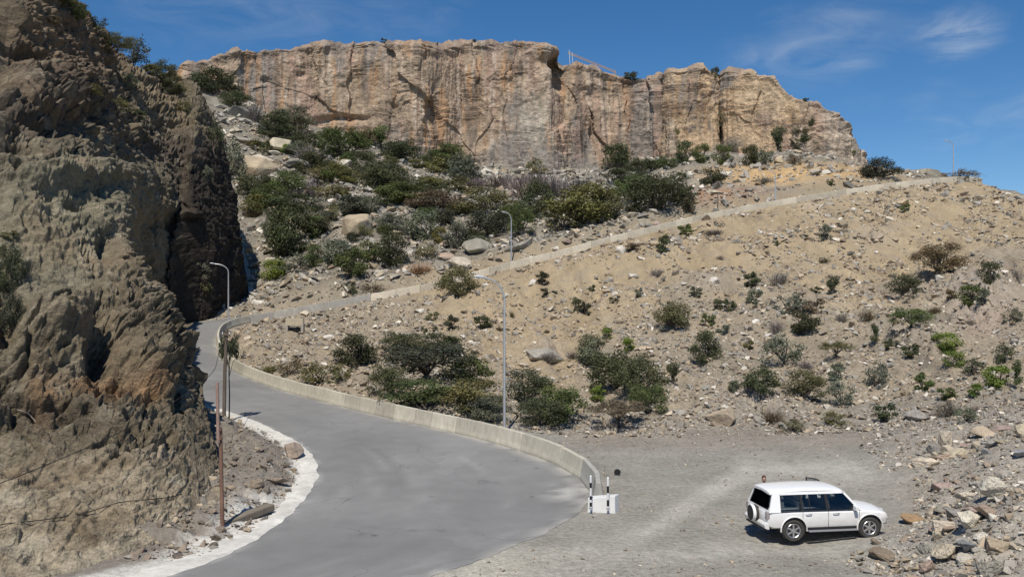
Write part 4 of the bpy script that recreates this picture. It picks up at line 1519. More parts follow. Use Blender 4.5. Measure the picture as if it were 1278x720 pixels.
TONE = {'dark': (.066, .074, .036), 'green': (.085, .105, .036), 'bright': (.125, .165, .035), 'olive': (.125, .118, .052), 'brown': (.135, .105, .065),
        'greygreen': (.115, .125, .085), 'grey': (.235, .205, .18), 'yellow': (.125, .122, .045), 'rust': (.25, .15, .075), 'blackish': (.05, .053, .034), 'purple': (.21, .175, .165)}
TWORD = {'dark': 'dark green', 'green': 'mid green', 'bright': 'bright green', 'olive': 'olive green', 'brown': 'brownish', 'greygreen': 'grey-green', 'grey': 'bare grey',
         'yellow': 'yellowish green', 'rust': 'rusty brown', 'blackish': 'blackish', 'purple': 'purplish grey'}
SHRUBS = []


def z7(l, zone, ox=640, oy=240, s=2.003):
    for (cx, cy, w, h, kind, tone) in l:
        SHRUBS.append((ox + cx / s, oy + cy / s, w / s, h / s, kind, tone, zone))


E_ = 'the scree embankment'
z7([(380, 152, 42, 46, 'small', 'dark'), (432, 110, 40, 34, 'small', 'green'), (300, 150, 36, 24, 'small', 'brown'), (75, 234, 38, 36, 'small', 'blackish'), (78, 264, 24, 26, 'small', 'blackish'),
    (200, 249, 20, 20, 'small', 'dark'), (253, 278, 26, 18, 'small', 'dark'), (315, 264, 22, 28, 'small', 'greygreen'), (160, 302, 28, 40, 'small', 'dark'), (183, 310, 30, 40, 'small', 'blackish'),
    (236, 370, 28, 32, 'small', 'bright'), (200, 440, 88, 80, 'round', 'greygreen'), (290, 402, 38, 38, 'small', 'bright'), (265, 500, 130, 95, 'broad', 'dark'), (325, 515, 110, 105, 'broad', 'dark'), (340, 560, 95, 85, 'broad', 'green'),
    (128, 588, 140, 100, 'broad', 'green'), (35, 540, 110, 95, 'broad', 'dark'), (70, 590, 120, 80, 'broad', 'dark'), (212, 527, 42, 42, 'small', 'bright'), (270, 598, 135, 66, 'umbrella', 'brown'),
    (400, 482, 34, 54, 'column', 'dark'), (487, 432, 74, 80, 'round', 'dark'), (492, 337, 36, 38, 'small', 'green'), (403, 342, 92, 66, 'broad', 'olive'), (460, 264, 34, 32, 'small', 'greygreen'),
    (515, 296, 28, 30, 'small', 'dark'), (545, 300, 34, 36, 'small', 'dark'), (600, 238, 46, 42, 'small', 'dark'), (607, 282, 36, 42, 'small', 'greygreen'), (672, 234, 66, 48, 'twig', 'grey'),
    (762, 254, 28, 20, 'small', 'dark'), (803, 258, 30, 46, 'column', 'dark'), (705, 312, 84, 56, 'sparse', 'greygreen'), (757, 305, 48, 44, 'small', 'brown'), (730, 360, 68, 62, 'round', 'dark'),
    (662, 352, 44, 44, 'twig', 'grey'), (683, 434, 94, 80, 'sparse', 'greygreen'), (593, 394, 30, 27, 'small', 'olive'), (530, 357, 38, 28, 'small', 'greygreen'), (630, 512, 88, 74, 'broad', 'dark'),
    (733, 524, 94, 78, 'broad', 'olive'), (825, 538, 64, 74, 'sparse', 'greygreen'), (815, 472, 44, 46, 'small', 'greygreen'), (650, 578, 70, 48, 'twig', 'brown'), (815, 420, 70, 42, 'umbrella', 'olive'),
    (910, 380, 28, 46, 'column', 'dark'), (915, 494, 64, 70, 'sparse', 'greygreen'), (957, 390, 32, 24, 'small', 'greygreen'), (997, 418, 44, 42, 'small', 'dark'), (825, 328, 40, 38, 'twig', 'grey'),
    (890, 324, 38, 42, 'twig', 'brown'), (1003, 335, 84, 50, 'broad', 'green'), (1060, 307, 50, 30, 'twig', 'brown'), (980, 262, 78, 58, 'broad', 'dark'), (1075, 202, 114, 76, 'broad', 'brown'),
    (983, 50, 24, 24, 'small', 'green'), (1200, 230, 48, 60, 'round', 'dark'), (1150, 284, 56, 56, 'round', 'green'), (1182, 284, 36, 44, 'small', 'greygreen'), (1098, 267, 32, 24, 'small', 'brown'),
    (1090, 402, 64, 54, 'round', 'bright'), (1112, 440, 50, 46, 'round', 'bright'), (1160, 458, 54, 40, 'sparse', 'dark'), (1220, 492, 66, 62, 'round', 'bright'), (1264, 490, 34, 62, 'column', 'green'),
    (1163, 512, 40, 34, 'small', 'bright'), (1030, 499, 48, 50, 'small', 'green'), (1088, 522, 48, 34, 'small', 'green'), (1100, 562, 94, 50, 'twig', 'grey'), (1140, 577, 54, 42, 'sparse', 'greygreen'),
    (935, 574, 54, 50, 'small', 'dark'), (815, 585, 74, 34, 'sparse', 'olive'), (785, 122, 32, 42, 'small', 'greygreen'), (1262, 227, 40, 52, 'twig', 'grey'), (1240, 432, 60, 52, 'sparse', 'dark'),
    (1258, 330, 40, 40, 'sparse', 'greygreen'), (735, 445, 40, 34, 'twig', 'grey'), (555, 500, 30, 30, 'small', 'greygreen'), (700, 600, 60, 30, 'sparse', 'olive'), (1010, 165, 26, 26, 'twig', 'grey'),
    (780, 178, 26, 20, 'twig', 'brown'), (520, 170, 22, 18, 'twig', 'grey'), (360, 215, 40, 34, 'twig', 'grey'), (660, 135, 20, 16, 'small', 'olive'), (150, 420, 40, 30, 'twig', 'grey'), (85, 420, 50, 34, 'twig', 'grey'),
    (505, 108, 60, 24, 'twig', 'purple'), (940, 395, 22, 30, 'small', 'dark'), (440, 60, 0, 0, 'small', 'dark')], E_)
SHRUBS = [s for s in SHRUBS if s[2] > 3]
H_ = 'the hollow behind the barrier'
z7([(378, 345, 112, 104, 'round', 'dark'), (165, 372, 74, 62, 'sparse', 'brown'), (255, 402, 100, 72, 'sparse', 'olive'), (330, 388, 60, 56, 'sparse', 'yellow'), (95, 365, 70, 40, 'twig', 'yellow'), (610, 385, 250, 130, 'broad', 'blackish'),
    (490, 445, 100, 118, 'broad', 'dark'), (600, 492, 220, 100, 'broad', 'green'), (765, 405, 124, 100, 'broad', 'green'), (760, 505, 180, 118, 'broad', 'olive'), (835, 530, 110, 90, 'broad', 'greygreen'), (540, 300, 120, 80, 'broad', 'dark'),
    (665, 310, 110, 80, 'broad', 'dark')], H_, 300, 330, 2.667)
z7([(725, 112, 120, 104, 'broad', 'olive'), (703, 222, 56, 58, 'small', 'blackish'), (808, 217, 58, 48, 'small', 'dark'), (640, 192, 44, 38, 'small', 'olive'), (612, 232, 24, 26, 'small', 'dark'), (648, 225, 22, 18, 'small', 'dark'),
    (904, 178, 24, 30, 'twig', 'olive'), (1020, 330, 60, 50, 'twig', 'grey')], E_, 300, 330, 2.667)
B_ = 'the slope below the cliff'
z7([(232, 152, 136, 112, 'broad', 'dark'), (365, 132, 124, 92, 'broad', 'green'), (380, 214, 196, 90, 'broad', 'dark'), (345, 372, 176, 190, 'round', 'dark'), (300, 300, 90, 110, 'round', 'greygreen'), (455, 295, 76, 96, 'round', 'green'),
    (455, 402, 76, 84, 'round', 'green'), (530, 402, 94, 114, 'round', 'greygreen'), (300, 452, 104, 78, 'round', 'bright'), (600, 445, 112, 124, 'round', 'green'), (665, 385, 94, 86, 'round', 'green'), (745, 405, 124, 134, 'round', 'dark'),
    (625, 207, 134, 74, 'broad', 'greygreen'), (520, 230, 50, 70, 'sparse', 'olive'), (540, 84, 94, 74, 'round', 'yellow'), (690, 104, 114, 104, 'round', 'dark'), (860, 304, 112, 124, 'round', 'greygreen'), (925, 314, 60, 68, 'round', 'yellow'),
    (990, 334, 94, 98, 'round', 'greygreen'), (750, 275, 114, 76, 'broad', 'greygreen'), (760, 174, 144, 94, 'broad', 'green'), (900, 198, 220, 92, 'broad', 'brown'), (1100, 206, 180, 110, 'broad', 'olive'), (1110, 294, 156, 124, 'broad', 'blackish'),
    (1230, 286, 90, 116, 'broad', 'green'), (870, 374, 94, 64, 'sparse', 'olive'), (850, 432, 90, 60, 'twig', 'rust'), (590, 512, 44, 54, 'sparse', 'dark'), (670, 494, 110, 50, 'twig', 'brown'), (110, 180, 80, 80, 'sparse', 'greygreen'),
    (640, 290, 60, 50, 'sparse', 'olive'), (820, 120, 90, 60, 'sparse', 'greygreen'), (1000, 120, 120, 60, 'sparse', 'olive')], B_, 240, 200, 3)
z7([(65, 250, 165, 95, 'broad', 'dark'), (150, 302, 90, 70, 'broad', 'dark'), (215, 352, 94, 100, 'twig', 'grey'), (350, 374, 134, 80, 'broad', 'greygreen'), (280, 404, 124, 90, 'broad', 'dark'), (415, 505, 134, 106, 'twig', 'grey'),
    (530, 490, 200, 120, 'broad', 'green'), (600, 430, 120, 60, 'broad', 'olive'), (670, 452, 62, 84, 'column', 'green'), (740, 496, 94, 76, 'broad', 'dark'), (620, 546, 104, 86, 'round', 'dark'), (690, 605, 160, 110, 'broad', 'dark'),
    (520, 572, 94, 64, 'round', 'green'), (800, 655, 200, 76, 'broad', 'green'), (890, 540, 110, 60, 'sparse', 'yellow'), (970, 566, 124, 106, 'sparse', 'greygreen'), (1010, 592, 84, 64, 'twig', 'purple'), (1100, 598, 130, 84, 'twig', 'purple'),
    (1190, 606, 130, 90, 'twig', 'purple'), (1240, 598, 110, 96, 'twig', 'purple'), (130, 566, 94, 150, 'sparse', 'greygreen'), (430, 625, 70, 70, 'sparse', 'grey'), (480, 430, 100, 60, 'broad', 'green'), (440, 560, 80, 50, 'sparse', 'olive'),
    (850, 600, 120, 50, 'sparse', 'greygreen'), (340, 470, 60, 40, 'small', 'bright'), (260, 470, 60, 50, 'sparse', 'dark')], B_, 240, 30, 2.88)
z7([(40, 440, 110, 84, 'twig', 'purple'), (100, 436, 110, 84, 'twig', 'purple'), (160, 432, 90, 70, 'twig', 'purple'), (272, 402, 80, 48, 'broad', 'dark'), (330, 372, 64, 42, 'broad', 'dark'), (370, 474, 140, 112, 'broad', 'dark'), (330, 440, 100, 60, 'broad', 'green'),
    (265, 432, 44, 44, 'small', 'green'), (440, 477, 34, 48, 'column', 'brown'), (500, 407, 58, 48, 'round', 'dark'), (425, 388, 22, 20, 'small', 'green'), (185, 505, 160, 106, 'broad', 'yellow'), (130, 520, 90, 70, 'sparse', 'olive'), (60, 492, 84, 104, 'broad', 'dark'),
    (230, 495, 90, 80, 'round', 'olive'), (10, 500, 80, 60, 'broad', 'green'), (300, 470, 60, 30, 'sparse', 'greygreen'), (230, 440, 60, 24, 'sparse', 'greygreen')], B_, 640, 30, 2.003)
F_ = 'the talus under the right cliff'
z7([(430, 348, 44, 62, 'round', 'dark'), (475, 348, 42, 52, 'round', 'green'), (530, 352, 46, 54, 'round', 'green'), (598, 357, 52, 54, 'round', 'dark'), (550, 322, 44, 54, 'twig', 'grey'), (635, 352, 42, 46, 'sparse', 'greygreen'), (663, 322, 40, 62, 'column', 'dark'),
    (722, 314, 46, 56, 'round', 'dark'), (708, 354, 38, 34, 'sparse', 'brown'), (750, 262, 18, 26, 'small', 'dark'), (850, 330, 20, 18, 'small', 'green'), (793, 405, 16, 14, 'small', 'green'), (410, 300, 16, 40, 'column', 'olive'), (635, 400, 40, 30, 'twig', 'grey')], F_, 640, 30, 2.003)
T_ = 'the right skyline'
z7([(930, 390, 84, 56, 'broad', 'blackish'), (1127, 386, 76, 34, 'sparse', 'brown')], T_, 640, 30, 2.003)
K_ = 'the cliff rim'
z7([(507, 140, 27, 34, 'round', 'dark'), (300, 150, 42, 34, 'round', 'dark'), (527, 258, 30, 46, 'sparse', 'greygreen'), (735, 192, 18, 12, 'small', 'dark')], K_, 640, 30, 2.003)
SHRUBS += [(479, 55, 8, 8, 'small', 'dark', K_), (592, 54, 6, 5, 'small', 'dark', K_), (545, 57, 5, 4, 'small', 'dark', K_)]
L_ = 'the brown mountain at left'
SHRUBS += [(75, 8, 34, 26, 'broad', 'olive', L_), (95, 26, 30, 22, 'broad', 'green', L_), (118, 40, 30, 20, 'sparse', 'dark', L_), (142, 58, 34, 20, 'broad', 'olive', L_), (163, 68, 34, 34, 'sparse', 'greygreen', L_),
           (198, 92, 36, 30, 'broad', 'dark', L_), (185, 82, 20, 14, 'small', 'olive', L_), (112, 118, 24, 14, 'sparse', 'olive', L_), (158, 110, 22, 20, 'sparse', 'greygreen', L_), (145, 140, 24, 20, 'sparse', 'olive', L_),
           (170, 150, 20, 14, 'small', 'dark', L_), (215, 118, 26, 24, 'broad', 'dark', L_), (10, 372, 34, 66, 'broad', 'dark', L_), (12, 425, 30, 60, 'broad', 'blackish', L_), (8, 300, 20, 14, 'small', 'olive', L_),
           (253, 372, 20, 20, 'small', 'olive', L_), (248, 350, 22, 24, 'sparse', 'greygreen', L_), (130, 62, 20, 12, 'small', 'dark', L_), (62, 30, 24, 12, 'small', 'brown', L_), (228, 140, 18, 14, 'small', 'olive', L_),
           (265, 190, 26, 40, 'sparse', 'dark', L_), (258, 228, 16, 20, 'small', 'greygreen', L_)]

KWORD = {'round': ('shrub', 'rounded shrub'), 'broad': ('shrub', 'spreading bush'), 'umbrella': ('acacia_tree', 'flat-topped acacia'), 'column': ('shrub', 'upright narrow shrub'), 'sparse': ('shrub', 'loose scrubby bush'),
         'small': ('shrub', 'small shrub'), 'twig': ('dry_bush', 'twiggy bush'), 'tuft': ('tree', 'tufted tree')}
ORD = ['leftmost', 'second', 'third', 'fourth', 'fifth', 'sixth', 'seventh', 'eighth', 'ninth', 'tenth', 'eleventh', 'twelfth', 'thirteenth', 'fourteenth', 'fifteenth', 'sixteenth', 'seventeenth', 'eighteenth', 'nineteenth', 'twentieth', 'twenty-first', 'twenty-second', 'twenty-third', 'twenty-fourth', 'twenty-fifth', 'twenty-sixth', 'twenty-seventh', 'twenty-eighth', 'twenty-ninth', 'thirtieth']
# the thicket under the cliff is closed: fill between the bushes listed above
rf = random.Random(41)
FILL = ['broad', 'round', 'sparse', 'broad', 'twig', 'broad', 'round']
nf = 0
while nf < 80:
    x = rf.uniform(310, 600) if rf.random() < .62 else rf.uniform(300, 870)
    lo = np.interp(x, [300, 420, 560, 640, 740, 870], [165, 170, 205, 215, 215, 200])
    hi = np.interp(x, [300, 420, 560, 640, 740, 870], [360, 345, 320, 305, 285, 250])
    y = lo + (hi - lo) * rf.random() ** 1.3
    k = rf.choice(FILL)
    w = rf.uniform(16, 42)
    SHRUBS.append((x, y, w, w * rf.uniform(.5, .85), k, rf.choice(['grey', 'purple', 'brown'] if k == 'twig' else ['dark', 'green', 'olive', 'greygreen', 'dark', 'blackish', 'greygreen', 'yellow']), B_))
    nf += 1
fam = {}
for s in SHRUBS:
    fam.setdefault((s[4], s[5], s[6]), []).append(s)
LABEL = {}
for (kind, tone, zone), L_s in fam.items():
    L_s.sort(key=lambda s: s[0])
    w = KWORD[kind][1]
    for i, s in enumerate(L_s):
        if len(L_s) == 1:
            LABEL[id(s)] = f'only {TWORD[tone]} {w} on {zone}'
        elif i == 0:
            LABEL[id(s)] = f'leftmost {TWORD[tone]} {w} on {zone}'
        elif i == len(L_s) - 1:
            LABEL[id(s)] = f'rightmost {TWORD[tone]} {w} on {zone}'
        else:
            LABEL[id(s)] = f'{ORD[i]} {TWORD[tone]} {w} from the left on {zone}'
GRP = {E_: 'plants on the scree embankment', H_: 'plants in the hollow behind the barrier', B_: 'plants on the boulder slope', F_: 'plants on the talus', T_: 'plants on the skyline', K_: 'plants on the cliff rim', L_: 'plants on the mountain at left'}
ONLY = {E_: ('ground',), H_: ('ground',), B_: ('ground',), F_: ('ground', 'limestone_cliff'), T_: ('ground',), K_: None, L_: ('hill', 'ground')}
rs_ = random.Random(77)


def plant(base, w, h, kind, tone, label, group, rz=None):
    name, _ = KWORD[kind]
    protos = PROTO[kind]
    cmesh, tmesh = protos[rs_.randrange(len(protos))]
    e = empty(name, base, rs_.uniform(0, 6.28) if rz is None else rz, label=label, category='tree' if kind in ('umbrella', 'tuft') else 'shrub', group=group)
    e.scale = (w, w * rs_.uniform(.85, 1.1), h)
    o = link('twigs' if kind == 'twig' else 'crown', cmesh, e)
    j = rs_.uniform(.85, 1.15) * (1.0 if kind == 'twig' else 1.35)
    c = TONE[tone]
    o.color = (c[0] * j * rs_.uniform(.95, 1.06), c[1] * j, c[2] * j * rs_.uniform(.9, 1.1), 1)
    if tmesh:
        link('trunk', tmesh, e)
    return e


for s in SHRUBS:
    px, py, w, h, kind, tone, zone = s
    r = None
    for dy in (0, 2, 4, 7, 11, 16):
        r = hit(px, py + dy, ONLY[zone])
        if r and not (zone == B_ and r[2] < 112):
            break
    if r is None:
        print('no ground for', s)
        continue
    p, dist = r[0], r[0].y
    plant((p.x, p.y + w * dist / F * .25, p.z - .05 * h * dist / F), w * dist / F * (1.36 if zone == B_ else 1.55 if zone == H_ else 1.3), h * dist / F * (1.25 if zone == B_ else 1.25), kind, tone, LABEL[id(s)], GRP[zone])

# the little tree at the roadside pole
tp = Vector(at(286, 520, 51.6))
tp.z = drop(tp.x, tp.y).z
e = empty('tree', tuple(tp), .7, label='small tufted roadside tree with thin trunk at the bend', category='tree')
e.scale = (1.5, 1.5, 5.0)
c = link('crown', PROTO['tuft'][0][0], e)
c.color = (.09, .10, .055, 1)
mb = MB()
mb.tube([(0, 0, -.03), (.02, .01, .3), (-.01, 0, .55), (.0, .0, .8)], [.03, .025, .02, .008], 7)
for k in range(7):
    a = k * .9
    mb.tube([(0, 0, .5 + k * .03), (.15 * math.cos(a), .15 * math.sin(a), .66 + k * .02), (.3 * math.cos(a), .3 * math.sin(a), .74 + .02 * k)], [.012, .008, .003], 5, cap=False)
mb.build('trunk', M_BARK, e, smooth=True)
# ------------------------------------------------------------------ boulders and scree
def hull(seed, npts, flat=(1, 1, .7), bevel=0.0):
    rs = np.random.default_rng(seed)
    P = unit(rs.normal(size=(npts, 3))) * rs.uniform(.8, 1.05, (npts, 1)) * .5 * np.array(flat)
    bm = bmesh.new()
    for p in P:
        bm.verts.new(p)
    bmesh.ops.convex_hull(bm, input=bm.verts)
    bmesh.ops.delete(bm, geom=[v for v in bm.verts if not v.link_faces], context='VERTS')
    bmesh.ops.dissolve_limit(bm, angle_limit=.22, verts=bm.verts, edges=bm.edges)
    if bevel:
        bmesh.ops.bevel(bm, geom=list(bm.edges), offset=bevel, segments=1, affect='EDGES', clamp_overlap=True)
    bmesh.ops.triangulate(bm, faces=bm.faces)
    return bm


def boulder_mesh(seed, npts, flat, sub=True):
    bm = hull(seed, npts, flat, .02)
    if sub:
        bmesh.ops.subdivide_edges(bm, edges=[e for e in bm.edges if e.calc_length() > .16], cuts=1, use_grid_fill=True)
        bmesh.ops.triangulate(bm, faces=bm.faces)
        for v in bm.verts:
            c = np.array([tuple(v.co * 4)])
            v.co += v.co.normalized() * float(perlin(c + seed, 3)[0]) * .045
    me = bpy.data.meshes.new('boulder')
    bm.to_mesh(me)
    bm.free()
    me.materials.append(M_STONE)
    return me


BOUL = [boulder_mesh(500 + k, 14 + k % 4 * 4, (1, .85, (.75, .6, .5, .85)[k % 4])) for k in range(14)]
rk = random.Random(9)
ROCKC = {'pale': (.50, .43, .33), 'grey': (.33, .305, .265), 'tan': (.42, .34, .245), 'brown': (.27, .215, .165), 'white': (.62, .57, .49), 'pink': (.38, .29, .24), 'blue': (.30, .30, .31), 'dark': (.17, .145, .12), 'rust': (.40, .27, .16)}


def rock(p, s, tone, label=None, group=None, name='boulder', squash=1.0, sink=.18, rz=None, mesh=None, tilt=.25):
    o = link(name, mesh or BOUL[rk.randrange(len(BOUL))], None, label=label, category='rock')
    if group:
        o['group'] = group
    o.location = (p[0], p[1], p[2] + s * (.5 * .6 * squash - sink))
    o.rotation_euler = (rk.uniform(-tilt, tilt), rk.uniform(-tilt, tilt), rk.uniform(0, 6.28) if rz is None else rz)
    o.scale = (s * rk.uniform(.85, 1.2), s * rk.uniform(.75, 1.05), s * rk.uniform(.75, 1.1) * squash)
    c = ROCKC[tone]
    j = rk.uniform(.85, 1.15)
    o.color = (c[0] * j, c[1] * j, c[2] * j * rk.uniform(.93, 1.05), 1)
    return o


# the ones the photograph singles out: (px, base py, width px, tone, squash, label, surface)
HERO = [
    (443, 296, 42, 'tan', 1.0, 'large tan boulder among bushes in the middle of the slope', 'ground'), (594, 318, 36, 'grey', 1.1, 'big smooth grey boulder just left of the mid ramp street lamp', 'ground'),
    (650, 314, 34, 'grey', 1.0, 'grey boulder just right of the mid ramp street lamp', 'ground'), (553, 325, 24, 'pink', 1.0, 'pinkish boulder beside the big smooth grey boulder', 'ground'), (575, 335, 30, 'pale', .8, 'pale low boulder below the big smooth grey boulder', 'ground'),
    (345, 192, 36, 'pale', 1.0, 'large pale slab boulder at the upper left of the slope', 'ground'), (325, 208, 30, 'pale', .9, 'pale broken boulder left of the large slab boulder', 'ground'), (308, 180, 40, 'grey', .7, 'long grey slab near the cliff at upper left', 'ground'),
    (297, 148, 40, 'grey', .6, 'flat grey slab beneath the dark bush at upper left', 'ground'), (368, 210, 30, 'grey', .8, 'tilted grey boulder right of the large slab boulder', 'ground'), (310, 222, 50, 'tan', .9, 'wide tan rock slope block above the dark gully', 'ground'),
    (418, 228, 20, 'pale', .8, 'pale rounded boulder between two dark bushes', 'ground'), (432, 208, 22, 'pale', .7, 'pale flat boulder below the dense green bush', 'ground'), (362, 572, 28, 'brown', 1.1, 'brown boulder on the rubble shoulder inside the bend', 'ground'),
    (1015, 262, 34, 'tan', .6, 'wide tan slab high on the embankment near the ramp', 'ground'), (1056, 291, 28, 'dark', .5, 'dark flat slab on the upper right of the embankment', 'ground'), (775, 316, 16, 'white', .9, 'whitish stone under the parapet at mid ramp', 'ground'),
    (664, 357, 12, 'white', 1.2, 'white stone beside dark little shrubs below the ramp', 'ground'), (410, 425, 14, 'white', 1.0, 'white stone in the hollow right of the culvert', 'ground'), (679, 452, 38, 'grey', .7, 'grey flat outcrop block above the hollow bushes', 'ground'),
    (905, 533, 44, 'tan', .9, 'broad brownish block at the lower edge of the embankment', 'ground'), (950, 528, 26, 'grey', .7, 'grey block right of the broad brownish block', 'ground'), (1150, 525, 36, 'grey', .6, 'tilted grey slab at the lower right of the embankment', 'ground'),
    (1215, 660, 34, 'white', 1.1, 'large whitish boulder in the right foreground rubble', 'ground'), (1247, 692, 34, 'tan', 1.1, 'large tan boulder at the right edge foreground', 'ground'), (1212, 690, 26, 'blue', 1.2, 'bluish grey boulder in the right foreground rubble', 'ground'),
    (1183, 700, 36, 'pale', 1.0, 'pale boulder left of the bluish grey one', 'ground'), (1160, 716, 20, 'pink', 1.1, 'pinkish rounded boulder at the bottom of the rubble bank', 'ground'), (1243, 622, 30, 'white', 1.3, 'upright whitish boulder on the rubble bank', 'ground'),
    (1108, 700, 26, 'brown', .8, 'brown boulder at the near edge of the gravel', 'ground'), (1143, 652, 26, 'rust', .6, 'rusty flat rock ahead of the white car', 'ground'), (1184, 562, 18, 'pale', 1.9, 'pointed pale stone standing on the bank behind the car', 'ground'),
    (1160, 582, 26, 'pale', .6, 'flat pale slab on the bank behind the car', 'ground'), (1222, 608, 13, 'white', 1.0, 'small bright white stone on the rubble bank', 'ground'), (1240, 720, 30, 'grey', 1.0, 'grey boulder at the bottom right corner', 'ground'),
    (265, 684, 12, 'dark', .9, 'dark stone on the white verge left of the rusty pole', 'ground'), (268, 676, 14, 'dark', 1.0, 'dark rubble lump at the foot of the rusty pole', 'ground'), (273, 664, 12, 'brown', 1.0, 'brown rubble lump behind the rusty pole foot', 'ground'),
    (286, 672, 9, 'grey', 1.0, 'grey stone on the white verge right of the rusty pole', 'ground'), (220, 697, 12, 'dark', .8, 'dark stone on the verge at the bottom left', 'ground'), (330, 632, 7, 'dark', 1.3, 'small dark stone on white dust beside the fallen beam', 'ground'),
    (341, 604, 26, 'brown', .6, 'flat brown rock on the rubble shoulder below the boulder', 'ground'), (318, 610, 24, 'brown', .7, 'brown rock slab beside the rock cutting corner', 'ground'), (967, 684, 5, 'white', 1.0, 'single white pebble on gravel behind the car', 'ground'),
]
for (px, py, w, tone, sq, lab, srf) in HERO:
    r = hit(px, py, (srf,))
    p = r[0]
    s = w * p.y / F * (1.45 if p.y > 150 else 1.3)
    rock((p.x, p.y + s * .3, p.z), s, tone, lab, None, 'boulder' if w > 15 else 'stone', sq, .10)

# counted rocks, zone by zone (world positions, kept where the view shows them)
rz_ = np.random.default_rng(31)


def scatter(n, x0, x1, y0, y1, test):
    out = []
    tries = 0
    while len(out) < n and tries < n * 60:
        tries += 1
        x, y = rz_.uniform(x0, x1), rz_.uniform(y0, y1)
        if not (-.62 < x / y < .62):
            continue
        p = drop(x, y)
        if p is None or not test(x, y, p.z):
            continue
        a, b = proj(np.array([p.x]), np.array([p.y]), np.array([p.z]))
        out.append((p, float(a[0]), float(b[0])))
    return out


def off_road(x, y, z, m=1.2):
    return road_near(np.array([x]), np.array([y]))[0][0] > m


def br1(x, y):
    return float(beyond_ramp(np.array([x]), np.array([y]))[0])


def ordinal(n):
    base = ['zeroth', 'first', 'second', 'third', 'fourth', 'fifth', 'sixth', 'seventh', 'eighth', 'ninth', 'tenth', 'eleventh', 'twelfth', 'thirteenth', 'fourteenth', 'fifteenth', 'sixteenth', 'seventeenth', 'eighteenth', 'nineteenth']
    tens = {2: ('twentieth', 'twenty'), 3: ('thirtieth', 'thirty'), 4: ('fortieth', 'forty'), 5: ('fiftieth', 'fifty')}
    if n < 20:
        return base[n]
    t, u = divmod(n, 10)
    return tens[t][0] if u == 0 else tens[t][1] + '-' + base[u]


RW = {'pale': 'pale', 'grey': 'grey', 'tan': 'tan', 'brown': 'brown', 'white': 'whitish', 'pink': 'pinkish', 'rust': 'rusty orange', 'blue': 'bluish grey', 'dark': 'dark'}


def lay(items, tones, size, noun, place, group):
    items = [(p, a, rk.choice(tones), size(p)) for (p, a, b) in items]
    items.sort(key=lambda q: q[1])
    med = sorted(q[3] / q[0].y for q in items)[len(items) // 2]
    n = {}
    for (p, a, tone, s) in items:
        big = 'large' if s / p.y > med else 'small'
        k = n[(tone, big)] = n.get((tone, big), 0) + 1
        rock(p, s, tone, f'{ordinal(k)} {big} {RW[tone]} {noun} from the left {place}', group, 'rock', rk.uniform(.5, 1))


ZE = scatter(95, -45, 100, 52, 165, lambda x, y, z: br1(x, y) < -3 and off_road(x, y, z))
lay(ZE, ['pale', 'grey', 'tan', 'brown', 'white'], lambda p: rz_.uniform(.6, 1.35) ** 1.3 * (p.y / 85), 'loose rock', 'on the scree embankment', 'loose rocks on the scree embankment')
ZB = scatter(110, -75, 85, 122, 262, lambda x, y, z: br1(x, y) > 9)
lay(ZB, ['pale', 'grey', 'tan', 'brown', 'white', 'pink'], lambda p: rz_.uniform(1.1, 3.6) * (p.y / 170), 'limestone block', 'on the slope under the cliff', 'limestone blocks on the boulder slope')
ZR = scatter(85, 9, 36, 20.5, 44, lambda x, y, z: x - .40 * y > .3 and not (y > 29 and x < .47 * y))
lay(ZR, ['pale', 'grey', 'tan', 'white', 'brown', 'pink', 'grey', 'pale', 'blue'], lambda p: rz_.uniform(.4, 1.05) ** 1.2 * (p.y / 28), 'tumbled rock', 'in the right foreground bank', 'tumbled rocks of the right foreground bank')

# uncounted stones: one mesh a zone
SM = []
for k in range(10):
    bm = hull(700 + k, 9, (1, .85, .65))
    bm.verts.ensure_lookup_table()
    SM.append((np.array([tuple(v.co) for v in bm.verts]), np.array([[v.index for v in f.verts] for f in bm.faces])))
    bm.free()


def rots(n, rs, tilt):
    a, b, c = rs.uniform(0, 6.283, n), rs.normal(0, tilt, n), rs.normal(0, tilt, n)
    ca, sa, cb, sb, cc, sc = np.cos(a), np.sin(a), np.cos(b), np.sin(b), np.cos(c), np.sin(c)
    return np.stack([np.stack([ca * cb, ca * sb * sc - sa * cc, ca * sb * cc + sa * sc], 1), np.stack([sa * cb, sa * sb * sc + ca * cc, sa * sb * cc - ca * sc], 1), np.stack([-sb, cb * sc, cb * cc], 1)], 1)


# regular height lookup from the ground grid, so that thousands of stones are placed at once
GZ = gz.reshape(GX.shape)


def zlook(x, y):
    i = np.clip(np.searchsorted(YS, y) - 1, 0, len(YS) - 2)
    t = (y - YS[i]) / (YS[i + 1] - YS[i])
    out = 0
    for di, w in ((0, 1 - t), (1, t)):
        yy = YS[i + di]
        half = .66 * np.maximum(yy, 0) + 13 + np.maximum(yy - 300, 0) * 1.5 + np.maximum(20 - yy, 0) * 2
        u = np.clip((x / half + 1) / 2 * (len(TS) - 1), 0, len(TS) - 1.001)
        j = u.astype(int)
        f = u - j
        out = out + w * (GZ[i + di, j] * (1 - f) + GZ[i + di, j + 1] * f)
    return out


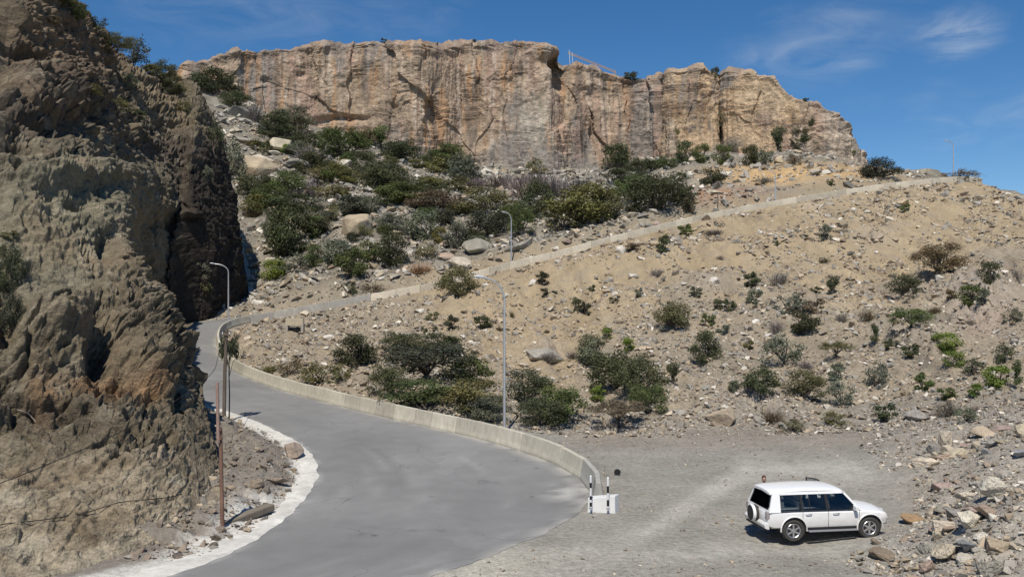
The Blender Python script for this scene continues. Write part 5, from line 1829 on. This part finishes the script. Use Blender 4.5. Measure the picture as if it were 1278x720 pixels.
def stones(name, n, box, keep, smin, smax, power, tones, label, tilt=.35, seed=1, ref=None):
    rs = np.random.default_rng(seed)
    x0, x1, y0, y1 = box
    # even coverage of the slope as seen from the road: more stones nearer the eye
    y = y0 * (y1 / y0) ** rs.random(n * 3)
    x = rs.uniform(x0, x1, n * 3)
    x = np.where(rs.random(n * 3) < .75, rs.uniform(-.6, .6, n * 3) * y, x)
    m = (x > x0) & (x < x1) & (np.abs(x) < .62 * y) & keep(x, y)
    x, y = x[m][:n], y[m][:n]
    n = len(x)
    z = zlook(x, y)
    s = smin * (1 - rs.random(n) * (1 - (smin / smax) ** power)) ** (-1 / power)
    if ref:
        s = s * np.clip(y / ref, .6, 2.0)
    R = rots(n, rs, tilt) * (s[:, None] * np.stack([rs.uniform(.8, 1.2, n), rs.uniform(.8, 1.2, n), rs.uniform(.6, 1.1, n)], 1))[:, None, :]
    T_ = np.array([ROCKC[t] for t in tones])
    cc = T_[rs.integers(0, len(T_), n)] * rs.uniform(.62, 1.12, (n, 1))
    which = rs.integers(0, len(SM), n)
    Vs, Fs, Cs, o = [], [], [], 0
    for k, (sv, sf) in enumerate(SM):
        id_ = np.nonzero(which == k)[0]
        if not len(id_):
            continue
        V = np.einsum('nij,vj->nvi', R[id_], sv) + np.stack([x[id_], y[id_], z[id_] + s[id_] * .13], 1)[:, None]
        Vs.append(V.reshape(-1, 3))
        Fs.append((sf[None] + (np.arange(len(id_)) * len(sv))[:, None, None]).reshape(-1, 3) + o)
        Cs.append(np.repeat(cc[id_], len(sv), 0))
        o += len(id_) * len(sv)
    me = poly_mesh(name, np.vstack(Vs), np.vstack(Fs), M_SCREE, np.vstack(Cs))
    return link(name, me, kind='stuff', label=label, category='stones')


def near_(x, y):
    return road_near(x, y)


def k_emb(x, y):
    d = road_near(x, y)[0]
    cl_ = fbm(np.c_[x / 8, y / 10, 0 * x], 3, 401)
    pxx, pyy = proj(x, y, zlook(x, y))
    sandy = sstep(np.interp(pxx, [300, 520, 620, 700, 860, 1060, 1278], [395, 380, 480, 465, 360, 385, 320]) - pyy, -20, 40)
    return (beyond_ramp(x, y) < -.8) & (d > .9) & (cl_ + .33 - .40 * sandy > RNG.uniform(-.45, .35, len(x))) & (y > 50)


stones('scree_stones', 46000, (-48, 105, 50, 168), k_emb, .16, 1.25, 1.65, ['pale', 'grey', 'tan', 'tan', 'brown', 'grey', 'white'], 'loose pale stones strewn over the scree embankment', seed=2, ref=95)
stones('slope_rubble', 22000, (-80, 95, 118, 262), lambda x, y: (beyond_ramp(x, y) > 8.2) & ((x < 38) | (RNG.random(len(x)) < .35)) & (fbm(np.c_[x / 12, y / 14, 0 * x], 3, 402) > RNG.uniform(-.7, .2, len(x))), .42, 3.2, 1.5,
       ['pale', 'grey', 'tan', 'grey', 'white'], 'grey limestone rubble covering the slope under the cliff', seed=3, ref=180)
stones('bank_rubble', 13000, (8, 40, 19, 52), lambda x, y: (x - .40 * y + 1.5 * perlin(np.c_[x / 3, y / 3, 0 * x], 7) > .2) & ~((y > 29) & (x < .455 * y) & (y < 40)), .08, .5, 1.6,
       ['pale', 'grey', 'tan', 'white', 'brown', 'grey', 'grey'], 'broken stone rubble of the right foreground bank', seed=4)
stones('gravel', 14000, (-2, 34, 24, 54), lambda x, y: (road_near(x, y)[0] > .4) & ((fbm(np.c_[x / 5, y / 4, 0 * x], 3, 403) + sstep(y, 40, 50) * .7 > RNG.uniform(-.2, .8, len(x)))), .035, .22, 2.2,
       ['pale', 'grey', 'tan', 'grey', 'brown'], 'loose gravel scattered over the pull-off', seed=5)
stones('verge_rubble', 5200, (-22, -5, 27, 56), lambda x, y: (lambda r: (r[2] < 0) & (r[0] > .6) & (r[0] < 6))(road_near(x, y)), .07, .55, 1.6,
       ['brown', 'brown', 'grey', 'dark', 'tan'], 'brown rubble on the shoulder inside the bend', seed=6)
# ------------------------------------------------------------------ white off-road car
M_CARW = material('car_white', base=(.86, .855, .84), rough=.32, spec=.5, coat=.35, var=((2.5, 4, .96, 1.02, U1),))
cn, ck_ = M_CARW.node_tree.nodes, M_CARW.node_tree.links
cb_ = cn['Principled BSDF']
csrc = cb_.inputs['Base Color'].links[0].from_socket
cg = N(cn, 'ShaderNodeNewGeometry')
csx = N(cn, 'ShaderNodeSeparateXYZ')
ck_.new(cg.outputs['Position'], csx.inputs[0])
cnz = N(cn, 'ShaderNodeTexNoise', i_Scale=5.0, i_Detail=5.0)
ck_.new(cg.outputs['Position'], cnz.inputs['Vector'])
cad = N(cn, 'ShaderNodeMath', operation='MULTIPLY_ADD')
cad.inputs[1].default_value = -.7
ck_.new(cnz.outputs[0], cad.inputs[0])
ck_.new(csx.outputs['Z'], cad.inputs[2])
cmr = N(cn, 'ShaderNodeMapRange')          # road dust clinging to the lower body
cmr.inputs['From Min'].default_value = .05
cmr.inputs['From Max'].default_value = .55
cmr.inputs['To Min'].default_value = .34
cmr.inputs['To Max'].default_value = .0
ck_.new(cad.outputs[0], cmr.inputs['Value'])
cmx = N(cn, 'ShaderNodeMix', data_type='RGBA')
ck_.new(cmr.outputs[0], cmx.inputs[0])
ck_.new(csrc, cmx.inputs[6])
cmx.inputs[7].default_value = (.42, .37, .29, 1)
ck_.new(cmx.outputs[2], cb_.inputs['Base Color'])
M_CARB = material('car_black_trim', base=(.025, .025, .027), rough=.5)
M_TYRE = material('tyre_rubber', base=(.055, .052, .048), rough=.9, var=((9, 4, .8, 1.3, U1),))
M_RIM = material('rim_alloy', base=(.58, .58, .60), rough=.32, metal=.75)
M_SEAT = material('seat_fabric', base=(.45, .43, .40), rough=.95)
M_SEATL = material('seat_light', base=(.62, .60, .57), rough=.95)
M_STEP = material('step_metal', base=(.40, .40, .42), rough=.4, metal=.5)
M_LAMPR = material('tail_lamp', base=(.34, .30, .30), rough=.2, coat=.5)
M_LAMPF = material('head_lamp', base=(.55, .57, .6), rough=.12, coat=.6)
M_GLASS = bpy.data.materials.new('car_glass')
M_GLASS.use_nodes = True
gn, gl = M_GLASS.node_tree.nodes, M_GLASS.node_tree.links
gn.clear()
go_ = N(gn, 'ShaderNodeOutputMaterial')
gt = N(gn, 'ShaderNodeBsdfTransparent')
gt.inputs[0].default_value = (.72, .75, .75, 1)
gg = N(gn, 'ShaderNodeBsdfGlossy')
gg.inputs['Roughness'].default_value = .03
gg.inputs['Color'].default_value = (.9, .92, .95, 1)
gf = N(gn, 'ShaderNodeFresnel', i_IOR=1.45)
gm = N(gn, 'ShaderNodeMixShader')
gl.new(gf.outputs[0], gm.inputs[0])
gl.new(gt.outputs[0], gm.inputs[1])
gl.new(gg.outputs[0], gm.inputs[2])
gl.new(gm.outputs[0], go_.inputs['Surface'])

ra, fa = Vector((9.30, 29.33, 0)), Vector((12.07, 29.74, 0))
hd = (fa - ra).normalized()
lf = Vector((-hd.y, hd.x, 0))
cc = (ra + fa) / 2 + lf * .79
cz_ = max(drop(cc.x + a, cc.y + b).z for a in (-1, 1) for b in (-.7, .7))
CAR = empty('car', (cc.x, cc.y, cz_), math.atan2(hd.y, hd.x), label='white five-door off-road car with rear spare wheel parked on gravel', category='car')
CAR.scale = (.975, .96, .92)
AX = (-1.39, 1.39)
ST = [(-2.34, .66, .78, 1.00, 1.0), (-2.30, .54, .87, 1.07, 1.07), (-2.10, .46, .905, 1.10, 1.10), (-1.4, .44, .935, 1.10, 1.10), (-.6, .43, .93, 1.095, 1.095), (.3, .43, .93, 1.08, 1.08), (.95, .43, .93, 1.06, 1.08),
      (1.1, .43, .93, 1.06, 1.13), (1.4, .44, .935, 1.04, 1.125), (1.72, .46, .925, 1.0, 1.10), (1.97, .48, .89, .95, 1.04), (2.10, .50, .83, .87, .95), (2.16, .53, .74, .74, .79)]
rg = []
for (x, zb, hw, zt, zc) in ST:
    half = [(0, zb), (hw * .84, zb), (hw * .965, zb + .07), (hw * .99, zb + .22), (hw, zb + (zt - zb) * .55), (hw * .985, zt - .07), (hw * .93, zt - .005), (hw * .55, (zt + zc) / 2 + .015), (0, zc)]
    ring = [Vector((x, -y, z)) for y, z in half] + [Vector((x, y, z)) for y, z in half[-2:0:-1]]
    rg.append(ring)
body = MB().loft(rg).build('body', M_CARW, CAR, smooth=True)
cut = MB()
for ax in AX:
    for s in (-1, 1):
        cut.tube([(ax, s * .60, .44), (ax, s * 1.2, .44)], .455, 28)
cut = cut.build('cutter', M_CARB, CAR)
md = body.modifiers.new('arches', 'BOOLEAN')
md.operation = 'DIFFERENCE'
md.object = cut
md.solver = 'EXACT'
try:
    md.material_mode = 'TRANSFER'
except Exception:
    pass
bpy.context.view_layer.update()
me2 = bpy.data.meshes.new_from_object(body.evaluated_get(bpy.context.evaluated_depsgraph_get()))
body.modifiers.clear()
body.data = me2
if len(me2.materials) < 2:
    me2.materials.append(M_CARB)
for p in me2.polygons:
    p.use_smooth = True
    c = p.center
    for ax in AX:
        r = math.hypot(c.x - ax, c.z - .44)
        if r < .47 and .59 < abs(c.y) < .93 and p.material_index == 0 and (abs(p.normal.y) > .9 and abs(c.y) < .62):
            p.material_index = 1
me2.set_sharp_from_angle(angle=math.radians(32))
bpy.data.objects.remove(cut)
# wheel-arch lips
for ax in AX:
    for s in (-1, 1):
        ring = []
        for k in range(15):
            a = math.radians(-8 + k * (196 / 14))
            c, sn = math.cos(a), math.sin(a)
            ring.append([Vector((ax + c * r, s * y, .44 + sn * r)) for r, y in ((.452, .90), (.452, .946), (.475, .946), (.495, .925))])
        MB().loft(ring).build('wheel_arch', M_CARW, CAR, smooth=True)
        MB().tube([(ax, s * .60, .44), (ax, s * .88, .44)], .44, 24).build('wheel_well', M_CARB, CAR)


def slab(P4, th, out):
    """thick quad: four corners, pushed inwards by th along -out"""
    a = [Vector(p) for p in P4]
    b = [p - Vector(out) * th for p in a]
    return MB().add(a + b, [(0, 1, 2, 3), (7, 6, 5, 4), (0, 4, 5, 1), (1, 5, 6, 2), (2, 6, 7, 3), (3, 7, 4, 0)])


ZB, ZW, ZR = 1.09, 1.66, 1.76


def ysd(z):
    return .905 - (z - 1.09) * (.905 - .715) / (1.76 - 1.09)


def side_pt(x, z, s, o=0.0):
    return (x, s * (ysd(z) + o), z)


def side_slab(name, xb0, xb1, xt0, xt1, z0, z1, s, mat, o=0.0, th=.04, parent=CAR, **kw):
    return slab([side_pt(xb0, z0, s, o), side_pt(xb1, z0, s, o), side_pt(xt1, z1, s, o), side_pt(xt0, z1, s, o)], th, (0, s, .25)).build(name, mat, parent, **kw)


for s in (-1, 1):
    side_slab('rear_pillar', -2.28, -1.86, -2.08, -1.82, ZB - .02, ZR - .02, s, M_CARW, th=.06)
    side_slab('front_pillar', .98, 1.07, .42, .52, ZB - .02, ZR - .03, s, M_CARW, th=.05)
    side_slab('roof_rail', -1.84, .56, -1.82, .45, ZW, ZR, s, M_CARW, th=.05)
    side_slab('door_pillar', -1.12, -1.03, -1.12, -1.04, ZB, ZW, s, M_CARB, .002, .04)
    side_slab('door_pillar', -.20, -.09, -.22, -.12, ZB, ZW, s, M_CARB, .002, .04)
    side_slab('side_window', -1.83, -1.12, -1.80, -1.12, ZB, ZW, s, M_GLASS, -.012, .006)
    side_slab('side_window', -1.03, -.20, -1.04, -.22, ZB, ZW, s, M_GLASS, -.012, .006)
    side_slab('window_divider', -.80, -.775, -.80, -.775, ZB, ZW, s, M_CARB, .001, .02)
    side_slab('window_trim', -1.85, 1.0, -1.85, .98, ZB - .012, ZB + .02, s, M_CARB, .006, .02)
    if s < 0:
        side_slab('side_window', -.09, .98, -.12, .49, ZB, ZW, s, M_GLASS, -.012, .006)
    for x in (-.86, .14):
        MB().tube([(x - .11, s * .94, .985), (x - .08, s * .965, .985), (x + .08, s * .965, .985), (x + .11, s * .94, .985)], .016, 6).build('door_handle', M_STEP, CAR, smooth=True)
    for x, z0, z1 in ((-1.07, .60, 1.08), (-.14, .50, 1.08), (.99, .50, 1.05)):
        MB().box((x, s * .9315, (z0 + z1) / 2), (.008, .012, z1 - z0)).build('door_seam', M_CARB, CAR)
    MB().box((0, s * .935, .47), (1.78, .03, .07)).build('sill_strip', M_CARB, CAR, bevel=.008)
    MB().box((0, s * .97, .385), (1.80, .17, .05)).build('side_step', M_STEP, CAR, bevel=.02)
    m = MB().loft([[Vector((.80 + dx, s * (1.0 + a * .12), 1.15 + b * .11)) for a, b in ((-1, -.8), (1, -.6), (1, .7), (-.8, 1))] for dx in (-.03, .03, .09)]).build('mirror', M_CARW, CAR, bevel=.02)
    MB().tube([(.88, s * .90, 1.08), (.84, s * .98, 1.10)], .03, 6).build('mirror_stalk', M_CARB, m)
    MB().box((1.99, s * .70, .87), (.20, .30, .17), Matrix.Rotation(s * -.22, 4, 'Z')).build('headlight', M_LAMPF, CAR, bevel=.04)
    MB().box((-2.295, s * .80, .97), (.11, .17, .26)).build('tail_light', M_LAMPR, CAR, bevel=.02)
    MB().tube([(.05 + .9, s * .2, 1.10), (.6, s * .45, 1.13)], .008, 5).build('wiper', M_CARB, CAR)
# roof
rg = []
for (x, z, w) in ((-2.15, 1.735, .66), (-2.06, 1.785, .69), (-1.85, 1.815, .705), (-1.0, 1.85, .715), (-.2, 1.845, .715), (.25, 1.82, .705), (.42, 1.785, .69), (.52, 1.745, .67)):
    half = [(0, z - .04), (w - .05, z - .08), (w + .015, z - .075), (w, z - .03), (w - .1, z + .005), (w * .5, z + .03), (0, z + .038)]
    rg.append([Vector((x, -y, zz)) for y, zz in half] + [Vector((x, y, zz)) for y, zz in half[-2:0:-1]])
MB().loft(rg).build('roof', M_CARW, CAR, smooth=True)
slab([(1.06, -.80, 1.10), (1.06, .80, 1.10), (.49, .64, 1.74), (.49, -.64, 1.74)], .008, (.75, 0, .66)).build('windscreen', M_GLASS, CAR)
slab([(-2.275, .74, 1.14), (-2.275, -.74, 1.14), (-2.11, -.62, 1.70), (-2.11, .62, 1.70)], .008, (-1, 0, .3)).build('rear_window', M_GLASS, CAR)
slab([(-2.305, .80, 1.02), (-2.305, -.80, 1.02), (-2.275, -.80, 1.15), (-2.275, .80, 1.15)], .04, (-1, 0, .2)).build('tailgate_panel', M_CARW, CAR)
MB().box((-.58, 0, 1.096), (3.2, 1.66, .02)).build('cabin_floor', M_CARB, CAR)
MB().box((.78, 0, 1.14), (.42, 1.5, .12)).build('dashboard', M_CARB, CAR, bevel=.04)
for (x, y, m) in ((.0, -.40, M_SEAT), (.0, .40, M_SEAT), (-.95, -.42, M_SEATL), (-.95, .42, M_SEATL), (-.95, 0, M_SEATL), (-1.62, -.35, M_SEAT), (-1.62, .35, M_SEAT)):
    st = MB().box((x, y, 1.23), (.16, .46, .34), Matrix.Translation((x, y, 1.1)) @ Matrix.Rotation(-.2, 4, 'Y') @ Matrix.Translation((-x, -y, -1.1))).build('seat', m, CAR, bevel=.05)
    MB().box((x - .06, y, 1.50), (.09, .26, .17)).build('headrest', m, st, bevel=.035)
rg = []
for k in range(17):
    a = 2 * math.pi * k / 16
    rg.append((.42 + .02 * math.sin(a), .40 + .18 * math.cos(a), 1.24 + .17 * math.sin(a)))
MB().tube(rg, .016, 6, cap=False).build('steering_wheel', M_CARB, CAR)
# rear bumper, plate, spare wheel
MB().loft([[Vector((x, y, z)) for x, z in ((-2.30, .46), (-2.40, .50), (-2.42, .62), (-2.36, .70), (-2.26, .70), (-2.24, .46))] for y in (-.86, -.6, 0, .6, .86)]).build('rear_bumper', M_CARW, CAR, bevel=.02)
MB().box((-2.35, 0, .44), (.10, 1.5, .06)).build('bumper_lip', M_CARB, CAR, bevel=.01)
MB().loft([[Vector((x, y, z)) for x, z in ((2.0, .44), (2.16, .47), (2.20, .58), (2.14, .66), (2.0, .64))] for y in (-.70, -.5, 0, .5, .70)]).build('front_bumper', M_CARW, CAR, bevel=.02)
MB().box((2.13, 0, .80), (.08, .9, .16)).build('grille', M_CARB, CAR, bevel=.02)


def lathe(profile, n=28, axis='y'):
    rg = []
    for k in range(n):
        a = 2 * math.pi * k / n
        if axis == 'y':
            rg.append([Vector((r * math.cos(a), o, r * math.sin(a))) for r, o in profile])
        else:
            rg.append([Vector((o, r * math.cos(a), r * math.sin(a))) for r, o in profile])
    rg.append(rg[0])
    mb = MB()
    m = len(profile)
    vs = [v for r in rg[:-1] for v in r]
    fs = []
    for i in range(n):
        j = (i + 1) % n
        for k in range(m - 1):
            fs.append((i * m + k, j * m + k, j * m + k + 1, i * m + k + 1))
    return mb.add(vs, fs)


TYP = [(.26, -.10), (.30, -.125), (.355, -.125), (.385, -.10), (.392, -.04), (.392, .04), (.385, .10), (.355, .125), (.30, .125), (.26, .10)]
for ax in AX:
    for s in (-1, 1):
        w = empty('wheel', (ax, s * .795, .392), 0 if s < 0 else math.pi)
        w.parent = CAR
        lathe(TYP).build('tyre', M_TYRE, w, smooth=True)
        r_ = lathe([(.262, .08), (.262, -.09), (.245, -.105), (.225, -.09), (.21, -.03), (.0, -.015)])
        r_.tube([(0, -.02, 0), (0, -.10, 0)], [.075, .055], 12)
        for k in range(6):
            a = math.radians(30 + 60 * k)
            M = Matrix.Rotation(-a, 4, 'Y')
            r_.box((.15, -.075, 0), (.19, .035, .062), M)
        r_.build('rim', M_RIM, w, smooth=False)
        lathe([(.225, -.028), (.0, -.024)]).build('brake_disc', M_CARB, w)
sp = empty('spare_wheel', (-2.47, -.05, .90))
sp.parent = CAR
sp.scale = (.85, .80, .82)
lathe([(.0, .13), (.30, .13), (.355, .10), (.365, .0), (.355, -.08), (.30, -.10)], axis='x').build('tyre', M_TYRE, sp, smooth=True)
lathe([(.372, -.02), (.378, -.05), (.37, -.11), (.34, -.135)], axis='x').build('cover_band', M_CARW, sp, smooth=True)
lathe([(.338, -.132), (.30, -.145), (.0, -.15)], axis='x').build('cover_face', M_CARB, sp, smooth=True)
MB().box((-2.37, 0, .98), (.10, .3, .3)).build('spare_bracket', M_CARB, CAR)
# far front door standing open
dr = empty('front_door', (.97, .93, 0), math.radians(-62))
dr.parent = CAR
MB().box((-.53, -.02, .78), (1.04, .07, .60)).build('door_panel', M_CARW, dr, bevel=.02)
fr = [(-.02, -.02, 1.08), (-.50, -.10, 1.70), (-.62, -.11, 1.72), (-1.02, -.11, 1.72), (-1.05, -.02, 1.08)]
MB().tube(fr, .028, 6).build('door_frame', M_CARB, dr)
slab([(-.04, -.03, 1.08), (-1.03, -.03, 1.08), (-1.0, -.11, 1.70), (-.52, -.11, 1.70)], .006, (0, 1, .1)).build('door_window', M_GLASS, dr)

# ------------------------------------------------------------------ person behind the car
M_SKIN = material('skin', base=(.42, .26, .19), rough=.6)
M_HAIR = material('hair', base=(.085, .032, .022), rough=.7)
M_REDC = material('red_cloth', base=(.36, .05, .045), rough=.9, var=((12, 3, .85, 1.15, U1),))
M_TROU = material('dark_trousers', base=(.07, .07, .085), rough=.95)


def skin_mesh(name, verts, edges, mat, sub=2):
    me = bpy.data.meshes.new(name)
    me.from_pydata([v[:3] for v in verts], edges, [])
    o = bpy.data.objects.new(name, me)
    col.objects.link(o)
    sk = o.modifiers.new('skin', 'SKIN')
    sk.use_smooth_shade = True
    for v, d in zip(verts, me.skin_vertices[0].data):
        d.radius = (v[3], v[4] if len(v) > 4 else v[3])
    me.skin_vertices[0].data[0].use_root = True
    ss = o.modifiers.new('sub', 'SUBSURF')
    ss.levels = ss.render_levels = sub
    bpy.context.view_layer.update()
    m2 = bpy.data.meshes.new_from_object(o.evaluated_get(bpy.context.evaluated_depsgraph_get()))
    bpy.data.objects.remove(o)
    m2.name = name
    m2.materials.clear()
    m2.materials.append(mat)
    for p in m2.polygons:
        p.use_smooth = True
    return m2


pv = [(0, 0, .90, .135, .10), (0, .01, 1.08, .115, .085), (0, .0, 1.28, .145, .095), (0, 0, 1.37, .09, .075), (0, -.01, 1.43, .05, .052), (0, -.02, 1.50, .066, .078), (0, -.025, 1.57, .072, .09), (0, -.02, 1.635, .05, .06)]
pe = [(i, i + 1) for i in range(7)]


def chain(start, pts):
    i = start
    for p in pts:
        pv.append(p)
        pe.append((i, len(pv) - 1))
        i = len(pv) - 1
    return i


for s in (-1, 1):
    chain(0, [(s * .10, 0, .84, .088), (s * .11, -.01, .48, .058), (s * .115, .02, .22, .047), (s * .115, .02, .08, .036), (s * .125, -.10, .035, .034, .026), (s * .13, -.16, .03, .028, .02)])
    w = chain(2, [(s * .175, 0, 1.34, .052), (s * .22, .02, 1.10, .04), (s * .235, -.05, .88, .028), (s * .235, -.07, .80, .022, .036)])
    for k, (dx, ln) in enumerate(((-.027, .065), (-.009, .075), (.009, .07), (.027, .055))):
        chain(w, [(s * .235 + dx * .3, -.07 + dx, .755, .009), (s * .225 + dx * .3, -.075 + dx, .755 - ln * .5, .008), (s * .212 + dx * .3, -.08 + dx, .755 - ln, .007)])
    chain(w, [(s * .225, -.105, .80, .010), (s * .212, -.125, .765, .009)])
pers_loc = Vector((at(953.5, 0, 32.2)[0], 32.2, 0))
pers_loc.z = drop(pers_loc.x, pers_loc.y).z
body = link('person', skin_mesh('person', pv, pe, M_SKIN), None, label='person in a red top standing behind the white car', category='person')
body.location = pers_loc
body.scale = (.985, .985, .985)
body.rotation_euler = (0, 0, math.radians(-12))
hv = [(0, .02, 1.55, .085, .085), (0, .015, 1.63, .085, .095), (0, .005, 1.675, .06, .07)]
link('hair', skin_mesh('hair', [(0, .05, 1.47, .06, .05), (0, .045, 1.55, .088, .07), (0, .02, 1.635, .088, .092), (0, .0, 1.68, .06, .07)], [(0, 1), (1, 2), (2, 3)], M_HAIR), body)
sv = [(0, 0, .86, .15, .115), (0, .01, 1.06, .135, .105), (0, 0, 1.27, .16, .112), (0, 0, 1.375, .10, .085)]
se = [(0, 1), (1, 2), (2, 3)]
for s in (-1, 1):
    sv += [(s * .18, 0, 1.34, .062), (s * .22, .02, 1.10, .052), (s * .233, -.04, .92, .042)]
    n0 = len(sv)
    se += [(2, n0 - 3), (n0 - 3, n0 - 2), (n0 - 2, n0 - 1)]
link('shirt', skin_mesh('shirt', sv, se, M_REDC), body)
tv = [(0, 0, .92, .145, .11)]
te = []
for s in (-1, 1):
    tv += [(s * .10, 0, .83, .10), (s * .11, -.01, .48, .075), (s * .115, .02, .12, .062)]
    n0 = len(tv)
    te += [(0, n0 - 3), (n0 - 3, n0 - 2), (n0 - 2, n0 - 1)]
link('trousers', skin_mesh('trousers', tv, te, M_TROU), body)
for s in (-1, 1):
    MB().loft([[Vector((s * .03 + .011 * math.cos(a) * f, -.105 - .006 * (1 - f), 1.575 + .007 * math.sin(a) * f)) for a in [k * .785 for k in range(8)]] for f in (1, .3)]).build('eye', M_CARB, body)
MB().loft([[Vector((.012 * math.cos(a) * f, -.112 - (1 - f) * .02, 1.545 + .022 * math.sin(a) * f)) for a in [k * .785 for k in range(8)]] for f in (1, .4)]).build('nose', M_SKIN, body)
MB().box((0, -.105, 1.505), (.045, .012, .01)).build('mouth', M_HAIR, body)

# ------------------------------------------------------------------ truss on the cliff rim, posts on the skyline
M_TRUSS = material('truss_steel', base=(.42, .29, .18), rough=.6)
r0 = hit(711, 84)[0]
d0 = r0.y + 4
A0, A1 = Vector(at(709, 65, d0)), Vector(at(768, 89, d0))
e = empty('steel_truss', tuple(Vector(at(711, 80, d0))), label='slanting pale lattice truss on the cliff rim', category='truss')
ct = e.location
u = (A1 - A0)
up = Vector((0, 0, 1.0))
for o_, nm in ((Vector((0, 0, 0)), 'chord'), (Vector((0, 0, -.6)), 'chord'), (Vector((0, .6, -.3)), 'chord')):
    MB().tube([A0 + o_ - ct, A1 + o_ - ct], .07, 6).build(nm, M_TRUSS, e)
nb = 16
mb = MB()
for k in range(nb):
    a, b = A0 + u * (k / nb), A0 + u * ((k + 1) / nb)
    mb.tube([a - ct, b + Vector((0, 0, -.6)) - ct], .04, 5)
    mb.tube([a + Vector((0, 0, -.6)) - ct, a - ct], .04, 5)
    mb.tube([a - ct, b + Vector((0, .6, -.3)) - ct], .04, 5)
mb.build('lattice', M_TRUSS, e)
for q in ((710.5, 63, 86), (714, 66, 84)):
    MB().tube([Vector(at(q[0], q[1], d0)) - ct, Vector(at(q[0] + 1, q[2], d0)) - ct],   .12, 6).build('support_post', M_LAMPH, e)
MB().tube([Vector(at(768, 88, d0)) - ct, Vector(at(769, 97, d0)) - ct], .15, 6).build('support_post', M_TRUSS, e)
for (px, py, h, lab) in ((1100.5, 222, 17, 'thin post before the dark bush on the skyline'), (896, 262, 22, 'thin dark post on the rusty soil above the ramp')):
    p = hit(px, py, ('ground',))[0]
    hh = h / F * p.y
    e = empty('post', tuple(p), label=lab, category='post')
    MB().tube([(0, 0, -.4), (0, 0, hh)], [.10, .08], 6).build('shaft', M_POLE2, e)
    MB().tube([(0, 0, hh), (0, 0, hh + .08)], [.11, .05], 6).build('cap', M_POLE2, e)
